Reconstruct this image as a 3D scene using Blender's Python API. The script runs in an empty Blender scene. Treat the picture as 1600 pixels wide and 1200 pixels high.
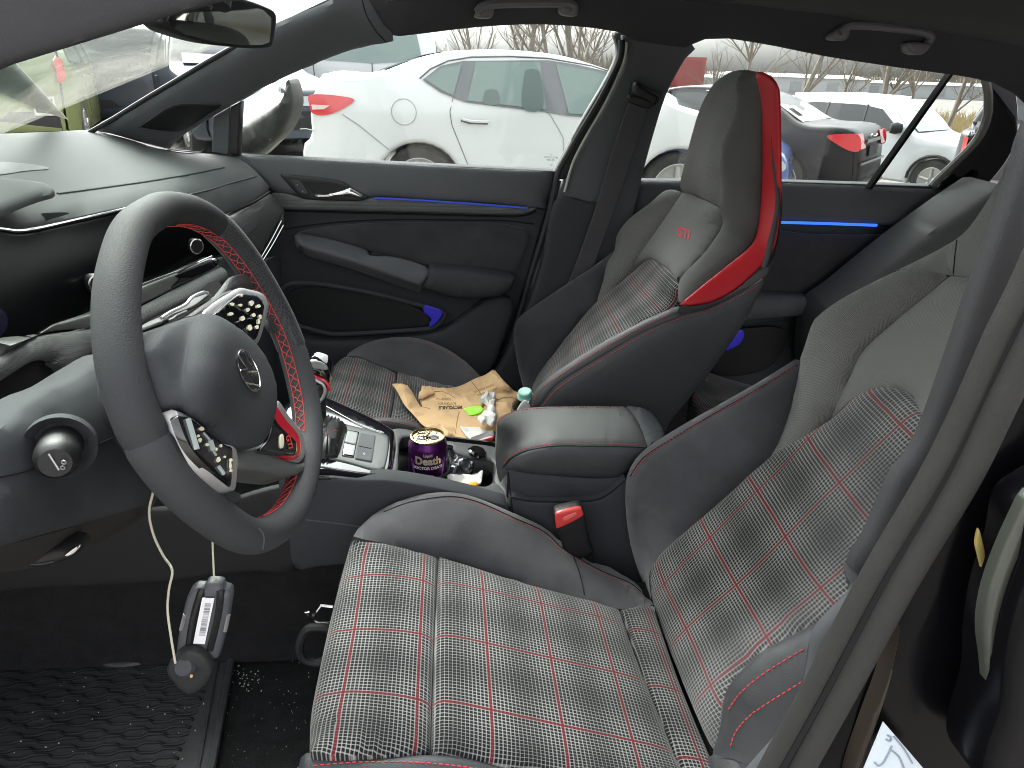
import bpy, bmesh, math, random
import numpy as np
from mathutils import Vector, Matrix
from mathutils.bvhtree import BVHTree
from mathutils.geometry import delaunay_2d_cdt
random.seed(7); rng = np.random.default_rng(5)
sc = bpy.context.scene
COL = sc.collection
# ------------------------------------------------------------------ camera
F = 1105.0; ROLL = .035
_Y = np.array([-100., -505., F]); _Y /= np.linalg.norm(_Y)
_Z = np.cross(_Y, np.array([1, ROLL, 0.])); _Z /= np.linalg.norm(_Z)
if _Z[1] > 0: _Z = -_Z
_X = np.cross(_Y, _Z)
M = np.array([_X, _Y, _Z])
CAM = np.array([0, -1.05, 1.22])
def ray(px, py): return M @ np.array([px-800., py-600., F]) / F
cd = bpy.data.cameras.new('camera'); cam = bpy.data.objects.new('camera', cd); COL.objects.link(cam)
cd.sensor_width = 36; cd.lens = 36*F/1600; cd.clip_start = .02; cd.clip_end = 3000
R_, D_, Fw = M @ np.array([1, 0, 0]), M @ np.array([0, 1, 0]), M @ np.array([0, 0, 1])
cam.matrix_world = Matrix(((R_[0], -D_[0], -Fw[0], CAM[0]), (R_[1], -D_[1], -Fw[1], CAM[1]), (R_[2], -D_[2], -Fw[2], CAM[2]), (0, 0, 0, 1)))
sc.camera = cam
# reference planes of the cabin: point, normal
rad = math.radians
def pl(p, n): n = np.array(n, float); return (np.array(p, float), n/np.linalg.norm(n))
T13 = rad(13); T12 = rad(12)
PL = {
 'w': pl((-.222, -.37, .916), (math.cos(rad(20)), 0, math.sin(rad(20)))),
 'cu': pl((-.05, 0, .58), (math.sin(T13), 0, math.cos(T13))),
 'pc': pl((-.16, 0, .58), (math.sin(T13), 0, math.cos(T13))),
 'ct': pl((-.05, 0, .612), (math.sin(T12), 0, math.cos(T12))),
}
AX = {'x': 0, 'y': 1, 'z': 2}
def depth(px, py, ax, v):
    d = ray(px, py)
    if ax == 't': return v
    if ax in AX: i = AX[ax]; return (v-CAM[i])/d[i]
    c, n = PL[ax]; return float(np.dot(c+n*v-CAM, n)/np.dot(d, n))
def at(px, py, ax, v): return CAM + ray(px, py)*depth(px, py, ax, v)
def proj(p):
    c = M.T @ (np.asarray(p)-CAM); return 800+F*c[0]/c[2], 600+F*c[1]/c[2]
# ------------------------------------------------------------------ objects
def setp(o, label=None, cat=None, group=None, kind=None):
    if label: o['label'] = label
    if cat: o['category'] = cat
    if group: o['group'] = group
    if kind: o['kind'] = kind
    return o
def thing(name, label, cat, loc=(0, 0, 0), group=None, rz=0):
    o = bpy.data.objects.new(name, None); COL.objects.link(o); o.location = loc; o.rotation_euler = (0, 0, rz)
    o.empty_display_size = .05
    return setp(o, label, cat, group)
BV = {}
def mk(name, verts, faces, mat, parent=None, smooth=True, uv=None, angle=40, mats=None, fm=None):
    me = bpy.data.meshes.new(name)
    me.from_pydata([tuple(map(float, v)) for v in verts], [], [tuple(int(i) for i in f) for f in faces])
    me.update()
    bm = bmesh.new(); bm.from_mesh(me); bmesh.ops.recalc_face_normals(bm, faces=bm.faces); bm.to_mesh(me); bm.free()
    if uv is not None:
        l = me.uv_layers.new(name='UVMap')
        for lp in me.loops: l.data[lp.index].uv = uv[lp.vertex_index]
    for m in (mats or [mat]): me.materials.append(m)
    if fm is not None:
        for p, k in zip(me.polygons, fm): p.material_index = k
    for p in me.polygons: p.use_smooth = smooth
    if smooth:
        me.set_sharp_from_angle(angle=rad(angle))
    o = bpy.data.objects.new(name, me); COL.objects.link(o)
    if parent is not None:
        o.parent = parent
        bpy_par_fix(o, parent)
    BV[o.name] = BVHTree.FromPolygons([tuple(map(float, v)) for v in verts], [tuple(int(i) for i in f) for f in faces])
    return o
def worldm(p):
    m = Matrix.LocRotScale(p.location, p.rotation_euler, p.scale)
    if p.parent is not None: m = worldm(p.parent) @ p.matrix_parent_inverse @ m
    return m
def bpy_par_fix(o, parent):
    # vertices are written in world space: keep them there
    o.matrix_parent_inverse = worldm(parent).inverted()
def cast(px, py, objs, eps=0.0):
    d = Vector(ray(px, py)); dn = d.normalized(); best = None
    for o in objs:
        h = BV[o.name].ray_cast(Vector(CAM), dn)
        if h[0] is not None and (best is None or h[3] < best[1]): best = (h[0], h[3], h[1])
    if best is None: return None
    n = best[2]
    if n.dot(dn) > 0: n = -n
    return np.array(best[0] + n*eps)
# ------------------------------------------------------------------ curves
def cr_closed(P, n=6):
    P = np.array(P, float); N = len(P); out = []
    for i in range(N):
        a, b, c, d = P[i-1], P[i], P[(i+1) % N], P[(i+2) % N]
        if np.allclose(b, c): continue
        if np.allclose(a, b): a = b
        for k in range(n):
            t = k/n
            out.append(.5*((2*b)+(c-a)*t+(2*a-5*b+4*c-d)*t*t+(3*b-a-3*c+d)*t**3))
    return np.array(out)
def cr_open(P, n=8):
    P = np.array(P, float); N = len(P); out = []
    for i in range(N-1):
        a, b, c, d = P[max(i-1, 0)], P[i], P[i+1], P[min(i+2, N-1)]
        for k in range(n):
            t = k/n
            out.append(.5*((2*b)+(c-a)*t+(2*a-5*b+4*c-d)*t*t+(3*b-a-3*c+d)*t**3))
    out.append(P[-1]); return np.array(out)
def resamp(P, step, closed=False):
    P = np.array(P, float)
    Q = np.vstack([P, P[:1]]) if closed else P
    s = np.r_[0, np.cumsum(np.linalg.norm(np.diff(Q[:, :2], axis=0), axis=1))]
    n = max(3, int(s[-1]/step)); t = np.linspace(0, s[-1], n+1)
    if closed: t = t[:-1]
    return np.stack([np.interp(t, s, Q[:, i]) for i in range(Q.shape[1])], 1)
def inside(P, x, y):
    c = False; j = len(P)-1
    for i in range(len(P)):
        if (P[i][1] > y) != (P[j][1] > y) and x < (P[j][0]-P[i][0])*(y-P[i][1])/(P[j][1]-P[i][1]+1e-12)+P[i][0]: c = not c
        j = i
    return c
def bdist(B, x, y):
    a = B; b = np.roll(B, -1, 0); ab = b-a; ap = np.array([x, y])-a
    t = np.clip((ap*ab).sum(1)/np.maximum((ab*ab).sum(1), 1e-12), 0, 1)
    return float(np.sqrt(((ap-ab*t[:, None])**2).sum(1).min()))
def mvc(B, x, y):
    d = B-np.array([x, y]); r = np.maximum(np.hypot(d[:, 0], d[:, 1]), 1e-6)
    d2 = np.roll(d, -1, 0); r2 = np.roll(r, -1)
    cr = d[:, 0]*d2[:, 1]-d[:, 1]*d2[:, 0]; dt = (d*d2).sum(1)
    den = r*r2+dt; tan = np.where(np.abs(den) < 1e-9, 0, cr/np.where(np.abs(den) < 1e-9, 1, den))
    w = (tan+np.roll(tan, 1))/r
    s = w.sum()
    return w/s if abs(s) > 1e-12 else np.ones(len(B))/len(B)
def fill2d(B, step, rings=()):
    """triangulate outline B (Nx2) with interior points; returns pts, tris, nb"""
    B = np.array(B, float); pts = [tuple(p) for p in B]; nb = len(pts)
    cand = []
    # inward rings
    nx = np.roll(B, -1, 0)-np.roll(B, 1, 0); ln = np.maximum(np.hypot(nx[:, 0], nx[:, 1]), 1e-9)
    nr = np.stack([-nx[:, 1]/ln, nx[:, 0]/ln], 1)
    area = .5*np.sum(B[:, 0]*np.roll(B[:, 1], -1)-np.roll(B[:, 0], -1)*B[:, 1])
    if area < 0: nr = -nr
    rmax = 0
    for r in rings:
        for i in range(nb):
            q = B[i]+nr[i]*r
            if inside(B, *q) and bdist(B, *q) > r*.93: cand.append(tuple(q))
        rmax = max(rmax, r)
    x0, y0 = B.min(0); x1, y1 = B.max(0)
    yy = y0+step*.5; k = 0
    while yy < y1:
        xx = x0+(step*.5 if k % 2 else 0)
        while xx < x1:
            if inside(B, xx, yy) and bdist(B, xx, yy) > rmax+step*.45: cand.append((xx, yy))
            xx += step
        yy += step*.866; k += 1
    allp = pts+cand
    r = delaunay_2d_cdt([Vector(p) for p in allp], [], [list(range(nb))], 1, 1e-7)
    return [tuple(v) for v in r[0]], [tuple(f) for f in r[2]], nb
# ------------------------------------------------------------------ traced panel with its own depth, puffed front and thickness
def panel(name, pts, mat, parent=None, dax=None, h=.004, w=.008, back=.012, step=None, n=5, extra=None, uvf=None, curve=True,
          on=None, eps=.001, noise=None, sig=60, sm=4, prof='round', angle=50, hole=None):
    P3 = []; ax, v = dax if dax else (None, None)
    for p in pts:
        if len(p) == 4: ax, v = p[2], p[3]
        if on is not None:
            P3.append((p[0], p[1], 1.0))
        else:
            P3.append((p[0], p[1], 1.0/depth(p[0], p[1], ax, v)))
    P = cr_closed(P3, n) if curve else np.array(P3)
    ext = P[:, :2].max(0)-P[:, :2].min(0); diag = float(np.hypot(*ext))
    st = step or max(3.0, diag/26)
    P = resamp(P, st*.8 if curve else st*.8, True) if curve else resub(P, st*.8)
    B = P[:, :2]
    tm = 1/np.mean(P[:, 2]) if on is None else 1
    if on is not None:
        cc = None
        for q in list(B[::max(1, len(B)//6)]):
            c = cast(q[0], q[1], on)
            if c is not None: cc = c; break
        tm = float(np.dot(M.T[2], cc-CAM)) if cc is not None else 1
    wpx = w*F/tm
    rings = [wpx*.15, wpx*.45, wpx] if h else []
    if prof == 'soft': rings = [st*.7]
    if rings and wpx < st*.3: rings = [wpx*.5, wpx]
    V2, T, nb = fill2d(B, st, rings)
    B2 = np.array(V2[:nb])
    ex = [(e[0], e[1], 1/depth(*e)) for e in (extra or [])]
    res = []
    if ex:
        for e in ex: res.append(e[2]-float(mvc(B, e[0], e[1]) @ P[:, 2]))
    V = []; D = []
    lastgood = None
    for i, (x, y) in enumerate(V2):
        dB = bdist(B, x, y)
        if dB < 1e-4: dB = 0
        D.append(dB)
        if on is not None:
            c = cast(x, y, on, eps)
            if c is None: c = (CAM+ray(x, y)*lastgood) if lastgood else CAM+ray(x, y)*tm
            else: lastgood = float(np.dot(M.T[2], c-CAM))
            V.append(c); continue
        if dB == 0:
            j = int(np.argmin((B[:, 0]-x)**2+(B[:, 1]-y)**2)); it = P[j, 2]
        else:
            it = float(mvc(B, x, y) @ P[:, 2])
        for e, r_ in zip(ex, res):
            it += r_*math.exp(-((x-e[0])**2+(y-e[1])**2)/(2*sig*sig))*(min(1, dB/sig/.5) if True else 1)
        V.append(CAM+ray(x, y)/it)
    V = np.array(V)
    # normals
    N = np.zeros_like(V)
    for t in T:
        for k in range(1, len(t)-1):
            a, b, c = V[t[0]], V[t[k]], V[t[k+1]]; nn = np.cross(b-a, c-a)
            for q in (t[0], t[k], t[k+1]): N[q] += nn
    tot = N.sum(0); cen = V.mean(0)
    sgn = 1 if np.dot(tot, CAM-cen) > 0 else -1
    N *= sgn; tot = tot*sgn; tot /= max(np.linalg.norm(tot), 1e-9)
    ln = np.linalg.norm(N, axis=1); N[ln < 1e-12] = tot; N /= np.maximum(np.linalg.norm(N, axis=1), 1e-12)[:, None]
    UV = [uvf(v) for v in V] if uvf else None
    Fr = V.copy(); H = []
    for i in range(len(V)):
        x = min(1, D[i]/max(wpx, 1e-6)); H.append(h*math.sqrt(max(0, 1-(1-x)**2)) if prof == 'round' else h*x*x*(3-2*x))
    H = np.array(H)
    if prof == 'soft':
        nbr = [set() for _ in V]
        for t in T:
            for a in t: nbr[a].update(t)
        Wm = np.zeros((len(V), len(V)))
        for i in range(nb, len(V)):
            q = [j for j in nbr[i] if j != i]; d = np.array([1/max(.5, math.hypot(V2[i][0]-V2[j][0], V2[i][1]-V2[j][1])) for j in q]); Wm[i, q] = d/d.sum()
            Wm[i, i] = -1
        A_ = Wm[nb:, nb:]; u_ = np.linalg.solve(A_, -np.ones(len(V)-nb)); H = np.zeros(len(V)); H[nb:] = h*np.sqrt(np.maximum(u_, 0)/u_.max())
    elif w >= .018 and h > 0:
        nbr = [set() for _ in V]
        for t in T:
            for a in t: nbr[a].update(t)
        nbr = [np.array([j for j in s_ if j != i] or [i]) for i, s_ in enumerate(nbr)]
        for _ in range(sm):
            H2 = H.copy(); N2 = N.copy()
            for i in range(nb, len(V)):
                H2[i] = .5*H[i]+.5*H[nbr[i]].mean()
            H = H2
    for i in range(len(V)):
        hh = H[i]
        if noise: hh += noise[0]*fbm(V[i]*noise[1])*min(1, D[i]/max(4, wpx*.5)+noise[2] if len(noise) > 2 else 1)
        Fr[i] = V[i]+N[i]*hh
    nv = len(Fr); verts = list(Fr); faces = [t for t in T]
    Bk = V-tot*back
    verts += list(Bk); faces += [tuple(i+nv for i in t[::-1]) for t in T]
    # boundary edges -> skirt
    cnt = {}
    for t in T:
        for a, b in zip(t, t[1:]+t[:1]):
            cnt[(min(a, b), max(a, b))] = cnt.get((min(a, b), max(a, b)), 0)+1
    for (a, b), c in cnt.items():
        if c == 1: faces.append((a, b, b+nv, a+nv))
    if UV: UV = UV+UV
    return mk(name, verts, faces, mat, parent, True, UV, angle)
def resub(P, step):
    out = []
    for i in range(len(P)):
        a, b = P[i], P[(i+1) % len(P)]
        L = math.hypot(b[0]-a[0], b[1]-a[1]); k = max(1, int(round(L/step)))
        for j in range(k): out.append(a+(b-a)*j/k)
    return np.array(out)
from mathutils import noise as mnoise
def fbm(p): return mnoise.fractal(Vector(p), 1.0, 2.0, 3)
# ------------------------------------------------------------------ tubes
def tube_geo(P, r, seg=8, closed=False, flat=None, up=None):
    P = np.array(P, float); n = len(P); r = np.broadcast_to(np.array(r, float), (n,))
    T = np.roll(P, -1, 0)-np.roll(P, 1, 0)
    if not closed: T[0] = P[1]-P[0]; T[-1] = P[-1]-P[-2]
    T /= np.maximum(np.linalg.norm(T, axis=1), 1e-12)[:, None]
    u = np.array(up if up is not None else (0, 0, 1.)); 
    if up is None and abs(np.dot(u, T[0])) > .9: u = np.array([0, 1., 0])
    V = []; Fc = []
    for i in range(n):
        if up is None or i == 0 or not (up is not None): pass
        a = u-T[i]*np.dot(u, T[i]); a /= max(np.linalg.norm(a), 1e-9)
        if up is None: u = a
        b = np.cross(T[i], a)
        fa = flat if flat else 1
        for k in range(seg):
            t = 2*math.pi*k/seg
            V.append(P[i]+r[i]*(fa*math.cos(t)*a+math.sin(t)*b))
    m = n if closed else n-1
    for i in range(m):
        j = (i+1) % n
        for k in range(seg):
            k2 = (k+1) % seg
            Fc.append((i*seg+k, i*seg+k2, j*seg+k2, j*seg+k))
    if not closed:
        Fc.append(tuple(range(seg))); Fc.append(tuple((n-1)*seg+k for k in range(seg)))
    return V, Fc
class MB:
    def __init__(s): s.v = []; s.f = []; s.m = []
    def add(s, V, Fc, k=0):
        o = len(s.v); s.v += [np.array(v, float) for v in V]; s.f += [tuple(i+o for i in f) for f in Fc]; s.m += [k]*len(Fc); return s
    def tube(s, P, r, seg=6, closed=False, k=0, **kw): return s.add(*tube_geo(P, r, seg, closed, **kw), k)
    def box(s, c, d, k=0, ax=None):
        ax = ax if ax is not None else np.eye(3); V = []
        for i in (-1, 1):
            for j in (-1, 1):
                for l in (-1, 1): V.append(np.array(c)+ax[0]*i*d[0]/2+ax[1]*j*d[1]/2+ax[2]*l*d[2]/2)
        return s.add(V, [(0, 1, 3, 2), (4, 6, 7, 5), (0, 4, 5, 1), (2, 3, 7, 6), (0, 2, 6, 4), (1, 5, 7, 3)], k)
    def build(s, name, mat, parent=None, smooth=True, angle=40, mats=None):
        return mk(name, s.v, s.f, mat, parent, smooth, None, angle, mats, s.m if mats else None)
def tube(name, P, r, mat, parent=None, seg=8, closed=False, **kw):
    return MB().tube(P, r, seg, closed, **kw).build(name, mat, parent)
def pxline(pts, ax=None, v=None, smooth=6):
    P = []
    for p in pts:
        if len(p) == 4: ax, v = p[2], p[3]
        P.append(at(p[0], p[1], ax, v))
    return cr_open(P, smooth) if smooth else np.array(P)
def online(pts, objs, eps=.0005, step=4, smooth=True):
    P = cr_open(pts, 8) if smooth and len(pts) > 2 else np.array(pts, float)
    P = resamp(P, step); out = []
    for p in P:
        c = cast(p[0], p[1], objs, eps)
        if c is not None: out.append(c)
    return np.array(out)
def seam(name, pts, objs, mat, parent, r=.0012, eps=.0004, step=5, smooth=True):
    L = online(pts, objs, eps, step, smooth)
    if len(L) < 2: print('seam miss', name, pts[0]); return None
    return tube(name, L, r, mat, parent, 6)
def dashes(mb, P, L, gap, r, k=0):
    P = np.array(P); s = np.r_[0, np.cumsum(np.linalg.norm(np.diff(P, axis=0), axis=1))]
    t = 0
    def pt(q): return np.array([np.interp(q, s, P[:, i]) for i in range(3)])
    while t+L < s[-1]:
        mb.tube([pt(t), pt(t+L/2), pt(t+L)], [r*.7, r, r*.7], 5, k=k); t += L+gap
def stitch(name, paths, objs, mat, parent, L=.0035, gap=.0022, r=.0006, eps=.0005):
    if len(paths) > 1:
        for p_ in paths: stitch(name, [p_], objs, mat, parent, L, gap, r, eps)
        return
    mb = MB()
    for pts in paths:
        Q = online(pts, objs, eps, 4)
        if len(Q) > 1: dashes(mb, Q, L, gap, r)
    if mb.v: return mb.build(name, mat, parent)
    print('stitch miss', name)
def textgeo(s, font_shear=0, bold=0):
    cu = bpy.data.curves.new('t', 'FONT'); cu.body = s; cu.size = 1; cu.offset = bold; cu.shear = font_shear; cu.resolution_u = 3
    cu.align_x = 'CENTER'; cu.align_y = 'CENTER'
    o = bpy.data.objects.new('t', cu); COL.objects.link(o)
    bpy.context.view_layer.update()
    me = bpy.data.meshes.new_from_object(o.evaluated_get(bpy.context.evaluated_depsgraph_get()))
    V = [np.array(v.co) for v in me.vertices]; Fc = [tuple(p.vertices) for p in me.polygons]
    bpy.data.objects.remove(o); bpy.data.curves.remove(cu); bpy.data.meshes.remove(me)
    return V, Fc
def text_map(name, s, fn, mat, parent, bold=0, k=0, sx=1):
    V, Fc = textgeo(s, 0, bold)
    return mk(name, [fn(v[0]*sx, v[1]) for v in V], Fc, mat, parent, False)
def text_on(name, s, c, Rv, Uv, objs, mat, parent, bold=0, eps=.0008):
    """text whose local x,y unit vectors are Rv,Uv in photo pixels, projected on objs"""
    V, Fc = textgeo(s, 0, bold)
    W = []
    for v in V:
        x = c[0]+Rv[0]*v[0]+Uv[0]*v[1]; y = c[1]+Rv[1]*v[0]+Uv[1]*v[1]
        q = cast(x, y, objs, eps)
        if q is None: return None
        W.append(q)
    return mk(name, W, Fc, mat, parent, False)
def lathe(prof, c, axis=(0, 0, 1), seg=32):
    a = np.array(axis, float); a /= np.linalg.norm(a)
    u = np.cross(a, (0, 1, 0)) if abs(a[1]) < .9 else np.cross(a, (1, 0, 0)); u /= np.linalg.norm(u); v = np.cross(a, u)
    V = []; Fc = []
    for r, z in prof:
        for k in range(seg):
            t = 2*math.pi*k/seg; V.append(np.array(c)+a*z+r*(math.cos(t)*u+math.sin(t)*v))
    for i in range(len(prof)-1):
        for k in range(seg):
            k2 = (k+1) % seg; Fc.append((i*seg+k, i*seg+k2, (i+1)*seg+k2, (i+1)*seg+k))
    Fc.append(tuple(range(seg))); Fc.append(tuple((len(prof)-1)*seg+k for k in range(seg)))
    return V, Fc
# ------------------------------------------------------------------ materials
MATS = {}
def mat(name, col, rough=.6, metal=0, spec=.4, bump=0, bscale=300, var=0, vscale=8, sheen=0, coat=0, emit=None, est=0, trans=0, ior=1.45, vcol=None, bdist_=.001):
    if name in MATS: return MATS[name]
    m = bpy.data.materials.new(name); m.use_nodes = True; nt = m.node_tree; b = nt.nodes['Principled BSDF']
    b.inputs['Base Color'].default_value = (*col, 1); b.inputs['Roughness'].default_value = rough; b.inputs['Metallic'].default_value = metal
    b.inputs['Specular IOR Level'].default_value = spec
    if sheen: b.inputs['Sheen Weight'].default_value = sheen; b.inputs['Sheen Roughness'].default_value = .5
    if coat: b.inputs['Coat Weight'].default_value = coat; b.inputs['Coat Roughness'].default_value = .03
    if trans: b.inputs['Transmission Weight'].default_value = trans; b.inputs['IOR'].default_value = ior
    if emit: b.inputs['Emission Color'].default_value = (*emit, 1); b.inputs['Emission Strength'].default_value = est
    tc = nt.nodes.new('ShaderNodeTexCoord')
    if bump:
        n = nt.nodes.new('ShaderNodeTexNoise'); n.inputs['Scale'].default_value = bscale; n.inputs['Detail'].default_value = 3
        bp = nt.nodes.new('ShaderNodeBump'); bp.inputs['Strength'].default_value = bump; bp.inputs['Distance'].default_value = bdist_
        nt.links.new(tc.outputs['Object'], n.inputs['Vector']); nt.links.new(n.outputs['Fac'], bp.inputs['Height']); nt.links.new(bp.outputs['Normal'], b.inputs['Normal'])
    if var:
        n = nt.nodes.new('ShaderNodeTexNoise'); n.inputs['Scale'].default_value = vscale; n.inputs['Detail'].default_value = 6; n.inputs['Roughness'].default_value = .65
        nt.links.new(tc.outputs['Object'], n.inputs['Vector'])
        cr = nt.nodes.new('ShaderNodeValToRGB'); e = cr.color_ramp.elements; e[0].position = .3; e[1].position = .7
        c2 = vcol or tuple(min(1, c*(1+var)+.0) for c in col)
        e[0].color = (*[c*(1-var*.6) for c in col], 1); e[1].color = (*c2, 1)
        nt.links.new(n.outputs['Fac'], cr.inputs['Fac']); nt.links.new(cr.outputs['Color'], b.inputs['Base Color'])
    MATS[name] = m; return m
def nodes(m): return m.node_tree, m.node_tree.nodes, m.node_tree.links
def MATH(nt, op, a, b=None, c=None, clamp=False):
    n = nt.nodes.new('ShaderNodeMath'); n.operation = op; n.use_clamp = clamp
    for i, v in enumerate((a, b, c)):
        if v is None: continue
        if isinstance(v, (int, float)): n.inputs[i].default_value = v
        else: nt.links.new(v, n.inputs[i])
    return n.outputs[0]
def plaid(name, pu, pv, ou, ov, fine=.0044, white=(.43, .43, .42), black=(.004, .004, .005)):
    """glen check: pu,pv = spacing of red lines, ou,ov = offsets of red lines (uv in metres)"""
    m = mat(name, black, .9, sheen=.15); nt, N, L = nodes(m); b = N['Principled BSDF']; b.inputs['Specular IOR Level'].default_value = .2
    uv = N.new('ShaderNodeUVMap'); sp = N.new('ShaderNodeSeparateXYZ'); L.new(uv.outputs['UV'], sp.inputs[0])
    def dist(s, p, o):   # 0 at red line .. .5 midway
        q = MATH(nt, 'SUBTRACT', s, o); q = MATH(nt, 'DIVIDE', q, p); q = MATH(nt, 'FRACT', q); q = MATH(nt, 'SUBTRACT', q, .5); q = MATH(nt, 'ABSOLUTE', q); return MATH(nt, 'SUBTRACT', .5, q)
    du, dv = dist(sp.outputs[0], pu, ou), dist(sp.outputs[1], pv, ov)
    def stripe(s, p, o, d):
        f_ = MATH(nt, 'SUBTRACT', s, o); f_ = MATH(nt, 'DIVIDE', f_, p/round(p/fine)); f_ = MATH(nt, 'FRACT', f_)
        f_ = MATH(nt, 'SUBTRACT', f_, .5); f_ = MATH(nt, 'ABSOLUTE', f_)           # 0 centre of white yarn
        # white yarn is wide near the red lines and thin midway
        mr = N.new('ShaderNodeMapRange'); L.new(d, mr.inputs[0]); mr.inputs[1].default_value = .2; mr.inputs[2].default_value = .42; mr.inputs[3].default_value = .15; mr.inputs[4].default_value = .10
        k = MATH(nt, 'SUBTRACT', mr.outputs[0], f_); return MATH(nt, 'MULTIPLY_ADD', k, 14, .5, clamp=True), mr.outputs[0]
    su, wu = stripe(sp.outputs[0], pu, ou, du); sv, wv = stripe(sp.outputs[1], pv, ov, dv)
    mx = MATH(nt, 'MAXIMUM', su, sv); mn = MATH(nt, 'MULTIPLY', su, sv)
    wh = MATH(nt, 'MULTIPLY_ADD', mn, .35, MATH(nt, 'MULTIPLY', mx, .62), clamp=True)
    # midway blocks are darker
    cu_ = MATH(nt, 'MULTIPLY', MATH(nt, 'SUBTRACT', wu, .06), 5, clamp=True); cv_ = MATH(nt, 'MULTIPLY', MATH(nt, 'SUBTRACT', wv, .06), 5, clamp=True)
    wh = MATH(nt, 'MULTIPLY', wh, MATH(nt, 'MULTIPLY_ADD', MATH(nt, 'ADD', cu_, cv_), .55, .12, clamp=True))
    mixw = N.new('ShaderNodeMix'); mixw.data_type = 'RGBA'; L.new(wh, mixw.inputs[0]); mixw.inputs[6].default_value = (*black, 1); mixw.inputs[7].default_value = (*white, 1)
    # red lines, broken by the black weave
    ru = MATH(nt, 'LESS_THAN', du, .021); rv = MATH(nt, 'LESS_THAN', dv, .018)
    ru = MATH(nt, 'MULTIPLY', ru, MATH(nt, 'MULTIPLY_ADD', sv, .55, .4)); rv = MATH(nt, 'MULTIPLY', rv, MATH(nt, 'MULTIPLY_ADD', su, .55, .4))
    rr = MATH(nt, 'MAXIMUM', ru, rv)
    mixr = N.new('ShaderNodeMix'); mixr.data_type = 'RGBA'; L.new(rr, mixr.inputs[0]); L.new(mixw.outputs[2], mixr.inputs[6]); mixr.inputs[7].default_value = (.18, .009, .016, 1)
    L.new(mixr.outputs[2], b.inputs['Base Color'])
    bp = N.new('ShaderNodeBump'); bp.inputs['Strength'].default_value = .25; bp.inputs['Distance'].default_value = .0006; L.new(wh, bp.inputs['Height']); L.new(bp.outputs['Normal'], b.inputs['Normal'])
    return m
def weave(name, col, col2, scale, rough=.85, ang=0, bump=.3):
    """two-tone fine woven or perforated surface in object space"""
    m = mat(name, col, rough, sheen=.1); nt, N, L = nodes(m); b = N['Principled BSDF']; b.inputs['Specular IOR Level'].default_value = .25
    tc = N.new('ShaderNodeTexCoord'); v = N.new('ShaderNodeTexVoronoi'); v.inputs['Scale'].default_value = scale; v.inputs['Randomness'].default_value = .15
    mp = N.new('ShaderNodeMapping'); mp.inputs['Rotation'].default_value = (.3, .5, ang); L.new(tc.outputs['Object'], mp.inputs[0]); L.new(mp.outputs[0], v.inputs['Vector'])
    mr = N.new('ShaderNodeMapRange'); L.new(v.outputs['Distance'], mr.inputs[0]); mr.inputs[1].default_value = .15; mr.inputs[2].default_value = .55
    n = N.new('ShaderNodeTexNoise'); n.inputs['Scale'].default_value = 5; n.inputs['Detail'].default_value = 5; L.new(tc.outputs['Object'], n.inputs['Vector'])
    mx = N.new('ShaderNodeMix'); mx.data_type = 'RGBA'; L.new(mr.outputs[0], mx.inputs[0]); mx.inputs[6].default_value = (*col2, 1); mx.inputs[7].default_value = (*col, 1)
    m2 = N.new('ShaderNodeMix'); m2.data_type = 'RGBA'; m2.blend_type = 'MULTIPLY'; m2.inputs[0].default_value = .35; L.new(mx.outputs[2], m2.inputs[6]); L.new(n.outputs['Fac'], m2.inputs[7])
    L.new(m2.outputs[2], b.inputs['Base Color'])
    bp = N.new('ShaderNodeBump'); bp.inputs['Strength'].default_value = bump; bp.inputs['Distance'].default_value = .0005; bp.invert = True; L.new(mr.outputs[0], bp.inputs['Height']); L.new(bp.outputs['Normal'], b.inputs['Normal'])
    return m
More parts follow.
